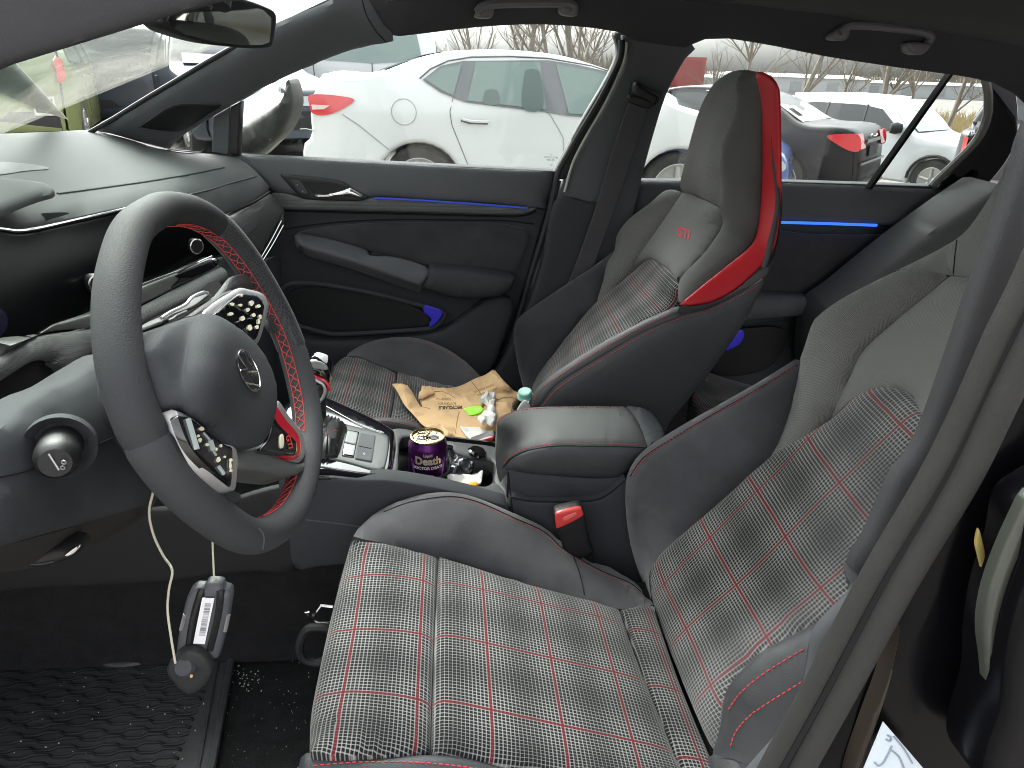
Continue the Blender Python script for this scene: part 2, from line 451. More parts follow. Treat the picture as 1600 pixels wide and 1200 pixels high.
def thin_glass(name, tint=(.9, .95, .93), refl=1.0, dirt=0, dscale=6):
    m = bpy.data.materials.new(name); m.use_nodes = True; nt, N, L = nodes(m); N.remove(N['Principled BSDF']); out = N['Material Output']
    tr = N.new('ShaderNodeBsdfTransparent'); tr.inputs[0].default_value = (*tint, 1)
    gl = N.new('ShaderNodeBsdfGlossy'); gl.inputs['Roughness'].default_value = .01
    fr = N.new('ShaderNodeFresnel'); fr.inputs[0].default_value = 1.45
    mx = N.new('ShaderNodeMixShader'); L.new(MATH(nt, 'MULTIPLY', fr.outputs[0], refl), mx.inputs[0]); L.new(tr.outputs[0], mx.inputs[1]); L.new(gl.outputs[0], mx.inputs[2])
    last = mx
    if dirt:
        df = N.new('ShaderNodeBsdfDiffuse'); df.inputs[0].default_value = (.4, .41, .38, 1)
        tl = N.new('ShaderNodeBsdfTranslucent'); tl.inputs[0].default_value = (.4, .41, .38, 1)
        ad = N.new('ShaderNodeMixShader'); L.new(df.outputs[0], ad.inputs[1]); L.new(tl.outputs[0], ad.inputs[2]); ad.inputs[0].default_value = .6
        tc = N.new('ShaderNodeTexCoord'); mp = N.new('ShaderNodeMapping'); mp.inputs['Scale'].default_value = (1, 1.6, 4); mp.inputs['Rotation'].default_value = (.3, .2, .5)
        L.new(tc.outputs['Object'], mp.inputs[0])
        n = N.new('ShaderNodeTexNoise'); n.inputs['Scale'].default_value = dscale; n.inputs['Detail'].default_value = 9; n.inputs['Roughness'].default_value = .7; n.inputs['Distortion'].default_value = 1.6
        L.new(mp.outputs[0], n.inputs['Vector'])
        mr = N.new('ShaderNodeMapRange'); L.new(n.outputs['Fac'], mr.inputs[0]); mr.inputs[1].default_value = .42; mr.inputs[2].default_value = .72; mr.inputs[3].default_value = dirt*.25; mr.inputs[4].default_value = dirt
        m2 = N.new('ShaderNodeMixShader'); L.new(mr.outputs[0], m2.inputs[0]); L.new(last.outputs[0], m2.inputs[1]); L.new(ad.outputs[0], m2.inputs[2]); last = m2
    L.new(last.outputs[0], out.inputs['Surface']); MATS[name] = m; return m
BLK = mat('black_plastic', (.014, .014, .015), .45, bump=.15, bscale=700)
TRIM = mat('grey_soft_trim', (.074, .078, .083), .62, spec=.22, bump=.35, bscale=900, var=.12, vscale=6, bdist_=.0006)
TRIM2 = mat('charcoal_trim', (.040, .043, .047), .75, spec=.15, bump=.35, bscale=900, var=.12, vscale=5, bdist_=.0006)
DASH = mat('dash_soft_skin', (.072, .078, .079), .75, spec=.15, bump=.3, bscale=1200, var=.06, vscale=4, bdist_=.0005)
PILL = mat('pillar_cloth', (.085, .090, .097), .85, bump=.3, bscale=1500, sheen=.1)
HEAD = mat('headliner_cloth', (.050, .050, .054), .95, spec=.15, bump=.3, bscale=1200, var=.15, vscale=3)
ALC = mat('suede', (.036, .036, .040), .9, spec=.2, bump=.35, bscale=1400, var=.35, vscale=10, sheen=.25)
GREY = weave('grey_seat_cloth', (.175, .175, .165), (.065, .065, .063), 900)
GREY2 = weave('grey_bolster_cloth', (.17, .168, .16), (.045, .045, .044), 620)
SIDE = mat('seat_side_vinyl', (.040, .042, .046), .55, bump=.35, bscale=800, var=.1, vscale=6)
REDL = mat('red_vinyl', (.50, .020, .028), .5, bump=.25, bscale=900)
REDT = mat('red_thread', (.55, .05, .055), .7)
REDM = mat('red_gloss', (.50, .012, .03), .2, coat=.6)
GLOSS = mat('piano_black', (.004, .004, .005), .06, coat=1)
SCR = mat('screen_glass', (.0025, .0025, .003), .3, spec=.03)
CHR = mat('satin_chrome', (.62, .62, .62), .22, 1)
SAT = mat('satin_silver', (.50, .50, .51), .4, .8)
SEAM = mat('seam_shadow_groove', (.006, .006, .007), .9)
LEA = mat('smooth_leather', (.030, .032, .034), .66, spec=.2, bump=.6, bscale=800, var=.08, vscale=12, bdist_=.0007)
LEAP = weave('perforated_leather', (.060, .062, .066), (.010, .010, .010), 330, .5, bump=.6)
CARB = weave('carbon_look_trim', (.12, .128, .126), (.036, .039, .038), 420, .5, bump=.4)
CARPET = mat('carpet', (.026, .026, .027), 1.0, spec=.05, bump=1, bscale=900, var=.3, vscale=30, bdist_=.004)
RUB = mat('rubber', (.020, .021, .022), .6, bump=.2, bscale=500)
SEAL = mat('door_seal_rubber', (.027, .027, .026), .75, spec=.25, bump=.3, bscale=900, var=.12, vscale=30)
BPAINT = mat('black_car_paint', (.003, .003, .004), .25, spec=.12)
WHITEP = mat('white_paper', (.60, .59, .565), .85, bump=.3, bscale=150)
KRAFT = mat('kraft_paper', (.56, .37, .20), .85, bump=.5, bscale=250, var=.15, vscale=22)
INK = mat('dark_ink', (.03, .025, .02), .8)
BLUEL = mat('blue_light', (.01, .03, .2), .4, emit=(.02, .05, .4), est=.10)
BELT = mat('belt_webbing', (.06, .057, .062), .8, bump=.6, bscale=600)
CREAM = mat('cream_print', (.78, .75, .55), .5)
# ================================================================== seats
def loft2(name, A, Bc, mat_, parent, th=.02):
    A = np.array(A); Bc = np.array(Bc); n = len(A); V = []; K = 6
    for k in range(K+1):
        t = k/K; V += list(A*(1-t)+Bc*t)
    Fc = [(k*n+i, k*n+i+1, (k+1)*n+i+1, (k+1)*n+i) for k in range(K) for i in range(n-1)]
    o = mk(name, V, Fc, mat_, parent)
    s = o.modifiers.new('thick', 'SOLIDIFY'); s.thickness = th
    return o
def cuv(x0, front=-9, low=-9):
    def fn(p):
        du = 5*max(0, front-p[0])**2 if front > -5 else 0; dv = 4*max(0, low-p[1])**2 if low > -5 else 0
        return ((p[0]-x0)/math.cos(T13)-du, p[1]+.12*p[0]-dv)
    return fn
# backrest plaid uv: s up the slope, v across
BD = np.array([math.cos(rad(47)), 0, math.sin(rad(47))])
def buv(p0): return lambda p: (float(np.dot(np.array(p)-np.array(p0), BD)), p[1]+.0*p[0])
def homog(pairs):
    A = []
    for (x, y), (i, j) in pairs:
        x, y = (x-1200)/400, (y-900)/400
        A.append([x, y, 1, 0, 0, 0, -i*x, -i*y, -i]); A.append([0, 0, 0, x, y, 1, -j*x, -j*y, -j])
    H = np.linalg.svd(np.array(A))[2][-1].reshape(3, 3)
    def fn(p):
        px, py = proj(p); q = H @ np.array([(px-1200)/400, (py-900)/400, 1]); return (float(q[0]/q[2]), float(q[1]/q[2]))
    return fn
_n5 = lambda a, b: (1000+a/2.6667, 750+b/2.6667)
latt = homog([(_n5(120, 420), (0, 0)), (_n5(215, 645), (0, 1)), (_n5(320, 870), (0, 2)), (_n5(300, 245), (1, 0)), (_n5(415, 440), (1, 1)), (_n5(535, 675), (1, 2)), (_n5(490, 50), (2, 0)), (_n5(630, 240), (2, 1)), (_n5(785, 460), (2, 2)), (_n5(870, 30), (3, 1))])
PLD = plaid('plaid_driver_cushion', .081, .0985, .0934, -.290)
PLB = plaid('plaid_driver_backrest', 1, 1, 0, 0, fine=1/20)
PLP = plaid('plaid_passenger_cushion', .081, .0985, .027, .386, fine=.0054)
PLQ = plaid('plaid_passenger_backrest', .083, .098, .03, .40, fine=.0054)

# ---------------- driver seat
DS = thing('driver_seat', 'large driver seat in the foreground, red and white tartan cushion with dark suede bolsters', 'car seat', at(800, 1100, 'z', .25), 'front sports seats')
cu = panel('cushion_front', [(552, 840, 'cu', -.004), (600, 849), (650, 860), (684, 870), (684, 870), (680, 950), (676, 1050), (672, 1176), (672, 1176), (600, 1181), (530, 1180), (484, 1174), (484, 1174, 'cu', -.03), (486, 1120, 'cu', -.035), (499, 1050), (514, 980), (534, 900), (548, 850, 'cu', -.02)], PLD, DS, h=.014, w=.03, back=.09, uvf=cuv(-.05, -.13, -.50))
cm = panel('cushion_insert', [(686, 870, 'cu', 0), (686, 870), (760, 893), (815, 911), (870, 925), (927, 941), (967, 952), (967, 952, 'cu', .002), (980, 990), (1000, 1045), (1030, 1120), (1062, 1200), (1090, 1260), (1000, 1260), (900, 1228), (815, 1202), (725, 1183), (675, 1178), (675, 1178), (679, 1050), (683, 950)], PLD, DS, h=.012, w=.022, back=.09, uvf=cuv(-.05, -9, -.50))
cr = panel('cushion_rear_strip', [(970, 953, 'cu', .0), (970, 953), (1019, 947), (1026, 965), (1064, 1076), (1112, 1192), (1130, 1240), (1090, 1250), (1041, 1150), (1000, 1046), (985, 990)], PLD, DS, h=.008, w=.015, back=.06, uvf=cuv(-.05))
cb = panel('cushion_bolster', [(552, 838, 'cu', .0), (560, 826, 'y', -.165), (590, 799, 'y', -.13), (627, 782), (661, 772), (702, 769), (740, 776), (796, 799), (852, 825), (882, 852), (939, 884), (984, 904), (1014, 934, 'y', -.16), (1019, 946, 'cu', .004), (969, 952, 'cu', 0), (927, 941), (870, 925), (815, 911), (760, 893), (686, 870), (600, 849)], ALC, DS, h=.024, w=.05, back=.1)
seam('seam', [(894, 866), (905, 895), (913, 930)], [cb], SEAM, cb, r=.0008)
seam('seam', [(600, 800), (640, 785), (700, 776), (745, 784), (800, 808), (850, 831), (880, 858), (935, 890), (985, 912), (1008, 932)], [cb], SEAM, cb, r=.0008)
stitch('stitching', [[(700, 779), (745, 787), (800, 811), (850, 834), (880, 861), (935, 894), (983, 916), (1004, 933)]], [cb], REDT, cb, r=.0005)
of = panel('cushion_outer_bolster', [(470, 1184, 'y', -.545), (484, 1177), (530, 1182), (600, 1183), (672, 1180), (725, 1184), (815, 1204), (900, 1230), (1000, 1262), (1000, 1320, 'y', -.6), (700, 1320), (470, 1290), (470, 1290)], SIDE, DS, h=.01, w=.015, back=.05)
stitch('stitching', [[(490, 1196), (560, 1191), (640, 1191), (700, 1195), (770, 1205), (840, 1225)]], [of], REDT, of, r=.0007, L=.004)
# backrest
bp_ = panel('backrest_insert', [(1298, 655, 'y', -.225), (1204, 714), (1130, 780), (1060, 840), (1030, 868), (1014, 898), (1018, 930), (1030, 975, 'y', -.28), (1060, 1050, 'y', -.37), (1085, 1110, 'y', -.45), (1112, 1168, 'y', -.52), (1128, 1175, 'y', -.54), (1140, 1090, 'y', -.54), (1190, 1030), (1262, 990), (1310, 960, 'y', -.54), (1400, 840), (1470, 700, 'y', -.54), (1440, 640, 'y', -.44), (1425, 618, 'y', -.39), (1398, 606, 'y', -.34), (1365, 606, 'y', -.3), (1330, 624, 'y', -.25)], PLB, DS, h=.010, w=.03, back=.09, uvf=latt, sig=70, extra=[(1156, 915, 'y', -.375), (1236, 840, 'y', -.375), (1320, 760, 'y', -.375), (1200, 1003, 'y', -.465), (1294, 922, 'y', -.465)])
bl = panel('backrest_bolster', [(1018, 946, 'y', -.17), (1006, 915, 'y', -.13), (990, 870), (980, 820), (977, 765), (984, 732), (1008, 702), (1060, 668), (1100, 645), (1180, 600), (1250, 557), (1250, 557), (1247, 590, 'y', -.15), (1237, 640, 'y', -.17), (1222, 682, 'y', -.2), (1204, 714, 'y', -.225), (1204, 714), (1130, 780), (1060, 840), (1030, 868), (1014, 898), (1017, 930)], ALC, DS, h=.022, w=.05, back=.12)
stitch('stitching', [[(988, 742), (1011, 713), (1062, 679), (1102, 656), (1182, 610), (1246, 571)]], [bl], REDT, bl, r=.0005)
seam('seam', [(985, 744), (1008, 713), (1061, 679), (1101, 655), (1182, 609), (1246, 570)], [bl], SEAM, bl, r=.0007)
bu = panel('upper_bolster', [(1251, 558, 'y', -.13), (1256, 545), (1268, 508), (1280, 492), (1320, 464), (1400, 424), (1432, 420, 'y', -.16), (1484, 430, 'y', -.2), (1484, 430), (1420, 484), (1352, 544), (1332, 580, 'y', -.21), (1308, 632, 'y', -.225), (1298, 655), (1298, 655), (1204, 714), (1204, 714), (1220, 682, 'y', -.2), (1238, 625, 'y', -.16)], GREY2, DS, h=.02, w=.05, back=.1)
bc = panel('centre_panel', [(1485, 431, 'y', -.2), (1485, 431), (1540, 436, 'y', -.3), (1600, 450, 'y', -.4), (1580, 560, 'y', -.5), (1490, 720, 'y', -.54), (1450, 680, 'y', -.5), (1432, 632, 'y', -.42), (1425, 618, 'y', -.39), (1398, 606, 'y', -.34), (1365, 606, 'y', -.3), (1330, 624, 'y', -.25), (1298, 655, 'y', -.225), (1298, 655), (1308, 632, 'y', -.225), (1332, 580, 'y', -.21), (1352, 544, 'y', -.2), (1420, 484)], GREY, DS, h=.01, w=.03, back=.09)
sh = panel('shoulder_panel', [(1400, 423, 'y', -.13), (1400, 423), (1470, 388), (1510, 360), (1545, 310, 'y', -.14), (1572, 262, 'y', -.16), (1600, 205, 'y', -.2), (1650, 190, 'y', -.3), (1680, 430, 'y', -.4), (1600, 450), (1540, 436, 'y', -.3), (1485, 430, 'y', -.2), (1484, 430), (1432, 420, 'y', -.16)], GREY, DS, h=.018, w=.05, back=.1)
seam('seam', [(1490, 428), (1493, 395), (1497, 365)], [sh], SEAM, sh, r=.0008)
bo = panel('outer_bolster', [(1112, 1192, 'y', -.565), (1124, 1140), (1132, 1088), (1146, 1062), (1190, 1018), (1262, 980), (1310, 950), (1350, 900), (1400, 900, 'y', -.6), (1340, 1060, 'y', -.62), (1240, 1230, 'y', -.62), (1120, 1240)], SIDE, DS, h=.02, w=.03, back=.1)
stitch('stitching', [[(1139, 1108), (1160, 1080), (1200, 1048), (1262, 1011)], [(1142, 1165), (1152, 1140), (1182, 1110), (1255, 1064)]], [bo], REDT, bo, r=.0007, L=.004)
nrear = pxline([(1048, 900), (1120, 800), (1230, 660), (1330, 540), (1480, 400)], 'y', -.13)+np.array([.10, 0, -.02])
frear = nrear.copy(); frear[:, 1] = -.62
loft2('seat_back_shell', nrear, frear, SIDE, DS)
# seat base and rail seen under the front of the cushion
sbx = MB(); sbx.box((.12, -.37, .40), (.46, .42, .12)); sbx.box((.1, -.18, .29), (.5, .03, .05)); sbx.box((.1, -.56, .29), (.5, .03, .05))
sbx.build('seat_frame', BLK, DS, False)
hl = MB(); A = [at(510, 948, 'z', .30), at(500, 968, 'z', .30)]
hl.tube([at(520, 948, 'y', -.19), at(502, 946, 'y', -.19), at(490, 962, 'y', -.19), at(486, 958, 'y', -.19)], .0028, 8); hl.tube([at(530, 973, 'y', -.2), at(497, 972, 'y', -.2), at(484, 964, 'y', -.2), at(478, 956, 'y', -.2), at(484, 955, 'y', -.2)], .0028, 8); hl.tube([at(530, 980, 'y', -.2), at(492, 979, 'y', -.2)], .002, 8)
hl.build('slide_bar', CHR, DS)
lp = cr_closed([at(x, y, 'y', -.22) for x, y in ((492, 980), (478, 985), (469, 1005), (470, 1022), (480, 1032), (500, 1034), (520, 1020), (515, 985))], 5)
tube('height_lever_loop', lp, .0065, RUB, DS, 8, True)

# ---------------- passenger seat
PS = thing('passenger_seat', 'passenger seat beyond the armrest, tall headrest with a red stripe and stitched letters', 'car seat', at(700, 760, 'z', .25), 'front sports seats')
pcf = panel('cushion_front', [(541, 557, 'pc', -.01), (560, 556), (600, 573), (620, 580), (620, 580), (617, 610), (611, 645), (604, 672), (604, 672), (560, 668), (520, 655), (492, 640), (500, 618, 'pc', -.02), (512, 590), (526, 568)], PLP, PS, h=.012, w=.03, back=.09, uvf=cuv(-.16))
pcm = panel('cushion_insert', [(622, 581, 'pc', 0), (622, 581), (660, 593), (700, 603), (760, 612), (815, 618), (840, 640), (820, 690), (700, 700), (606, 673), (606, 673), (613, 645), (619, 610)], PLP, PS, h=.012, w=.022, back=.09, uvf=cuv(-.16))
pcb = panel('cushion_bolster', [(541, 557, 'pc', -.005), (548, 549, 'y', .58), (570, 537, 'y', .61), (600, 529), (640, 527), (672, 534), (705, 549), (735, 572), (752, 590), (752, 590), (760, 608, 'pc', 0), (700, 603), (660, 593), (620, 580), (600, 573), (560, 557)], ALC, PS, h=.02, w=.05, back=.12)
stitch('stitching', [[(640, 532), (672, 539), (703, 554), (732, 576), (746, 589)]], [pcb], REDT, pcb, r=.0005)
pcn = panel('cushion_near_bolster', [(575, 660, 'y', .17), (600, 655), (640, 661), (672, 672), (705, 688), (760, 700), (760, 730), (640, 720), (590, 690)], SIDE, PS, h=.01, w=.012, back=.008)
stitch('stitching', [[(590, 660), (605, 658), (640, 665), (668, 675), (695, 688)]], [pcn], REDT, pcn, r=.0006, L=.004)
# backrest
pbi = panel('backrest_insert', [(826, 630, 'y', .53), (838, 590), (860, 560), (905, 502), (932, 472), (960, 449), (985, 428), (1000, 415), (1012, 405, 'y', .48), (1022, 406, 'y', .42), (1040, 418, 'y', .32), (1056, 432, 'y', .24), (1062, 452, 'y', .2), (1060, 470), (1040, 490), (1000, 508), (950, 536), (900, 572), (855, 606), (838, 640)], PLQ, PS, h=.012, w=.03, back=.08, uvf=buv((.19, 0, .5)))
pbl = panel('backrest_bolster', [(830, 640, 'y', .58), (820, 612, 'y', .6), (811, 580), (803, 530), (806, 503), (830, 481), (888, 442), (930, 414), (960, 391), (960, 391), (949, 410, 'y', .58), (942, 440, 'y', .56), (932, 472, 'y', .53), (932, 472), (905, 502), (860, 560), (838, 590), (828, 626)], ALC, PS, h=.02, w=.05, back=.1)
pbu = panel('upper_bolster', [(960, 391, 'y', .6), (963, 370), (970, 357), (985, 340), (1015, 318), (1041, 297), (1066, 300, 'y', .53), (1066, 300), (1035, 347), (1011, 380), (996, 404), (987, 426), (960, 450), (932, 472), (932, 472), (942, 440, 'y', .56), (949, 410, 'y', .58)], GREY2, PS, h=.015, w=.04, back=.1)
pcc = panel('centre_panel', [(1066, 301, 'y', .52), (1066, 301), (1080, 303, 'y', .46), (1102, 313, 'y', .37), (1125, 325, 'y', .27), (1125, 325), (1128, 341), (1126, 359), (1098, 398, 'y', .24), (1072, 424, 'y', .22), (1060, 438), (1056, 432), (1040, 418, 'y', .32), (1022, 406, 'y', .42), (1012, 405, 'y', .48), (1000, 415, 'y', .53), (987, 426), (996, 404), (1011, 380), (1035, 347)], GREY, PS, h=.010, w=.025, back=.08)
text_on('lettering', 'GTI', (1068.5, 365.5), (12.5, 5.2), (4.5, -21), [pcc], mat('letter_thread', (.55, .03, .05), .7), pcc, bold=.02, eps=.0012)
phf = panel('headrest', [(1066, 300, 'y', .52), (1063, 286), (1068, 262, 'y', .5), (1078, 222), (1090, 180), (1102, 152), (1117, 129), (1138, 114, 'y', .47), (1152, 110, 'y', .42), (1168, 109, 'y', .34), (1168, 109), (1156, 118, 'y', .32), (1150, 135, 'y', .3), (1149, 170), (1128, 230), (1125, 290), (1125, 325), (1125, 325), (1102, 313, 'y', .37), (1080, 303, 'y', .46)], GREY, PS, h=.016, w=.05, back=.03)
pwg = panel('headrest_wing', [(1168, 109, 'y', .34), (1180, 112, 'y', .27), (1180, 112, 'y', .25), (1187, 140), (1191, 175), (1192, 240), (1191, 290), (1187, 340, 'y', .23), (1182, 368), (1170, 387, 'y', .21), (1140, 412, 'y', .19), (1105, 440, 'y', .17), (1060, 477, 'y', .145), (1060, 477), (1060, 455, 'y', .18), (1061, 438, 'y', .22), (1072, 424), (1098, 398, 'y', .24), (1126, 359, 'y', .27), (1128, 341), (1125, 325), (1125, 290, 'y', .3), (1128, 230), (1149, 170), (1150, 135), (1156, 118, 'y', .32)], mat('grey_wing_cloth', (.080, .080, .077), .9, bump=.4, bscale=1300, sheen=.1, var=.1), PS, h=.012, w=.03, back=.01)
prd = panel('red_stripe', [(1180, 112, 'y', .25), (1200, 116, 'y', .23), (1209, 125, 'y', .21), (1216, 142, 'y', .2), (1218, 200), (1219, 278), (1217, 315), (1212, 368, 'y', .18), (1200, 401, 'y', .17), (1160, 444, 'y', .15), (1120, 469, 'y', .14), (1084, 477, 'y', .135), (1060, 477, 'y', .135), (1060, 477), (1105, 440, 'y', .165), (1140, 412, 'y', .185), (1170, 387, 'y', .2), (1182, 368, 'y', .22), (1187, 340, 'y', .23), (1191, 290, 'y', .25), (1192, 240), (1191, 175), (1187, 140)], REDL, PS, h=.004, w=.008, back=.005)
pds = panel('headrest_side', [(1219, 290, 'y', .205), (1221, 330, 'y', .2), (1214, 386, 'y', .175), (1198, 432, 'y', .13), (1198, 432), (1160, 455, 'y', .125), (1110, 480), (1065, 492), (1062, 478), (1084, 478), (1120, 470), (1160, 445, 'y', .14), (1200, 402, 'y', .18), (1213, 371, 'y', .192), (1217, 318, 'y', .205)], mat('dark_grey_cloth', (.03, .03, .032), .8, bump=.3, bscale=900), PS, h=.002, w=.006, back=.004)
psd = panel('seat_side', [(840, 640, 'y', .125), (845, 630), (870, 601), (940, 557), (1010, 516), (1065, 493), (1110, 481), (1160, 456), (1197, 433), (1197, 433), (1165, 500), (1110, 580), (1045, 662), (1045, 662), (1030, 700), (980, 780), (850, 780), (830, 690)], SIDE, PS, h=.012, w=.04, back=.012)
prb = panel('near_bolster', [(826, 640, 'y', .15), (834, 614), (860, 588), (905, 558), (950, 531), (1000, 505), (1040, 487), (1062, 477), (1062, 477), (1066, 492, 'y', .125), (1010, 516), (940, 557), (870, 601), (845, 634)], SIDE, PS, h=.008, w=.012, back=.06)
stitch('stitching', [[(832, 634), (842, 612), (870, 590), (910, 564), (955, 537), (1005, 511), (1050, 490)]], [prb], REDT, prb, r=.0006, L=.004)
stitch('stitching', [[(848, 634), (874, 605), (942, 561), (1012, 520), (1066, 496), (1110, 485), (1160, 460), (1190, 441)]], [psd], REDT, psd, r=.0006, L=.004)
rear = pxline([(1206, 150, 'y', .225), (1213, 250, 'y', .21), (1218, 330, 'y', .19), (1194, 434, 'y', .145), (1162, 500, 'y', .135), (1106, 580), (1042, 662), (1000, 740)]); rf = rear+np.array([.03, 0, 0])
rf[:, 1] = np.interp(rf[:, 2], [.6, .95, 1.2], [.61, .57, .5])
loft2('seat_back_shell', rear, rf, SIDE, PS, .006)
b2 = MB(); b2.box((.0, .37, .38), (.46, .42, .16)); b2.box((.0, .2, .29), (.5, .03, .05)); b2.box((.0, .56, .29), (.5, .03, .05)); b2.build('seat_frame', BLK, PS, False)
BK = thing('seat_belt_buckle', 'black driver belt buckle with a bright red release button beside the console', 'buckle', at(900, 860, 'y', -.16), 'seat belt buckles')
bb = panel('buckle_body', [(866, 806, 'y', -.165), (870, 800), (905, 792), (911, 797), (914, 808), (922, 850), (925, 862), (885, 878), (878, 850), (866, 815)], BLK, BK, h=.006, w=.008, back=.018)
rb = panel('release_button', [(868, 808, 'y', -.173), (871, 801), (904, 793), (910, 798), (909, 807), (873, 825), (869, 820)], mat('red_button', (.62, .05, .045), .35, coat=.3), BK, h=.002, w=.004, back=.004)
panel('button_groove', [(880, 813, 'y', -.1745), (880, 808), (899, 800), (901, 804), (884, 814)], mat('red_button_pale', (.75, .16, .14), .35), rb, h=.001, w=.002, back=.002)
panel('buckle_stalk', [(885, 870, 'y', -.15), (920, 858), (935, 900), (940, 960), (900, 960)], BLK, BK, h=.004, w=.008, back=.012)
BK2 = thing('seat_belt_buckle', 'black passenger belt buckle with a red edge, lying against the front of the armrest', 'buckle', at(755, 695, 'y', .1), 'seat belt buckles')
b3 = panel('buckle_body', [(736, 693, 'y', .10), (742, 690), (768, 681), (776, 684), (777, 697), (760, 697)], BLK, BK2, h=.004, w=.006, back=.02)
panel('release_button', [(738, 694, 'y', .092), (744, 690), (768, 683), (771, 687), (766, 692), (752, 695)], MATS['red_button'], BK2, h=.0015, w=.003, back=.004)
# ---------------- rear bench
RS = thing('rear_bench', 'rear bench behind the front seats, only its tartan cushion and dark side bolster showing', 'car seat', at(1150, 640, 'z', .25))
panel('cushion_bolster', [(1095, 566, 'x', .82), (1120, 560, 'x', .84), (1160, 568, 'x', .9), (1200, 583, 'x', .95), (1240, 600, 'x', 1), (1230, 640, 'x', .95), (1160, 610, 'x', .88), (1110, 588, 'x', .82)], TRIM2, RS, h=.02, w=.04, back=.08)
panel('cushion_insert', [(1080, 600, 'z', .50), (1100, 582), (1130, 590), (1165, 600), (1220, 620), (1180, 700), (1110, 720), (1085, 640)], plaid('plaid_rear', .081, .0985, .02, .03, fine=.006, white=(.3, .31, .3)), RS, h=.012, w=.03, back=.08, uvf=lambda p: (p[0], p[1]))
panel('side_bolster', [(1285, 500, 'y', .55), (1330, 460), (1420, 388), (1500, 330), (1545, 300, 'y', .56), (1570, 290), (1580, 340), (1480, 520), (1350, 600), (1280, 600)], DASH, RS, h=.03, w=.06, back=.12)
panel('backrest', [(1290, 560, 'x', 1.15), (1400, 480, 'x', 1.2), (1600, 330, 'x', 1.3), (1700, 500, 'x', 1.3), (1500, 700, 'x', 1.2), (1250, 720, 'x', 1.05)], ALC, RS, h=.02, w=.05, back=.1)
# ================================================================== passenger front door
PD = thing('passenger_door', 'closed passenger front door with silver inner handle, blue light line and a white car beyond its glass', 'car door', at(640, 560, 'y', .72))
door = panel('door_panel', [(362, 243, 'y', .70), (362, 243), (600, 255), (868, 268), (868, 268), (862, 300), (845, 352), (820, 440), (800, 505), (775, 560), (755, 600), (700, 640), (520, 700), (420, 640), (400, 560), (405, 430), (410, 350), (380, 300)], TRIM2, PD, h=.0, back=.05, curve=False)
up = panel('upper_trim', [(362, 243, 'y', .70), (362, 243), (500, 249), (700, 260), (868, 268), (868, 268), (860, 300), (851, 325), (851, 325, 'y', .675), (760, 318), (660, 312), (585, 308), (540, 322), (480, 308), (425, 300), (425, 300), (400, 270)], TRIM, PD, h=.014, w=.03, back=.02)
ds = panel('decor_strip', [(425, 303, 'y', .67), (455, 304), (478, 311), (560, 313), (583, 309), (640, 311), (740, 318), (826, 326), (842, 322), (842, 322), (833, 329), (818, 334), (780, 335), (640, 331), (520, 328), (440, 327), (440, 327)], CARB, PD, h=.004, w=.008, back=.015)
bz = panel('handle_bezel', [(438, 273, 'y', .668), (448, 273), (500, 278), (535, 284), (553, 295), (576, 306), (576, 308), (560, 314), (530, 314), (480, 311), (468, 306), (456, 294)], BLK, PD, h=.002, w=.004, back=.015)
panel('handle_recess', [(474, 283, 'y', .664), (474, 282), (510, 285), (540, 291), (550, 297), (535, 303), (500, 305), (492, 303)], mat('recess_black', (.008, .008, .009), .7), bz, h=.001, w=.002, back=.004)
panel('door_handle', [(492, 303, 'y', .655), (510, 303), (530, 299), (544, 294), (549, 294), (568, 306), (562, 309), (540, 307), (500, 308), (494, 308)], CHR, bz, h=.008, w=.01, back=.012)
sw = panel('lock_switch', [(453, 281, 'y', .662), (453, 281), (470, 284), (484, 305), (484, 305), (470, 303), (463, 297)], mat('switch_grey', (.03, .03, .033), .5), bz, h=.0015, w=.003, back=.004)
for c in ((464.5, 288.5), (473, 298.5)):
    text_on('symbol', 'o', c, (4, .8), (0, -4.5), [sw], SAT, sw)
MB().tube(pxline([(585, 309.5), (640, 312), (740, 318.5), (825, 325)], 'y', .664), .0022, 6).build('ambient_light', BLUEL, PD)
seam('seam', [(428, 329), (520, 331.5), (640, 334.5), (780, 338), (818, 337), (838, 329)], [door], SEAM, PD, r=.0022, eps=-.0)
ins = panel('suede_insert', [(460, 368, 'y', .69), (480, 360), (530, 353), (600, 349), (700, 349), (780, 350), (826, 362), (822, 385), (812, 410), (802, 432), (802, 432), (720, 424), (660, 415), (600, 398), (540, 383), (500, 373)], ALC, PD, h=.006, w=.015, back=.02)
seam('seam', [(446, 358), (470, 354), (530, 347), (620, 343), (720, 344), (790, 345), (834, 350)], [door], SEAM, PD, r=.0018)
ar = panel('armrest', [(460, 367, 'y', .665), (478, 368), (520, 376), (572, 391), (578, 399, 'y', .64), (620, 402), (668, 418), (668, 432, 'y', .62), (660, 443), (655, 447), (600, 428), (550, 410), (505, 397), (482, 390), (466, 379)], TRIM, PD, h=.008, w=.008, back=.03)
pad = panel('armrest_pad', [(672, 420, 'y', .63), (690, 420), (740, 424), (800, 433), (803, 440), (797, 452), (780, 463), (740, 466), (705, 464), (680, 456), (656, 448), (664, 436)], TRIM2, PD, h=.02, w=.022, back=.05)
panel('pull_cup', [(580, 395, 'y', .652), (583, 394), (620, 403), (665, 417), (666, 419), (655, 425), (650, 424), (600, 412), (580, 406)], MATS['recess_black'], ar, h=.001, w=.004, back=.003)
panel('pull_ledge', [(582, 406, 'y', .64), (600, 408), (650, 422), (658, 420), (655, 430), (640, 432), (600, 420), (580, 411)], TRIM2, ar, h=.005, w=.006, back=.02)
ws = panel('window_switch', [(499, 379, 'y', .648), (502, 378), (522, 384), (525, 387), (522, 390), (502, 384)], BLK, ar, h=.003, w=.004, back=.01)
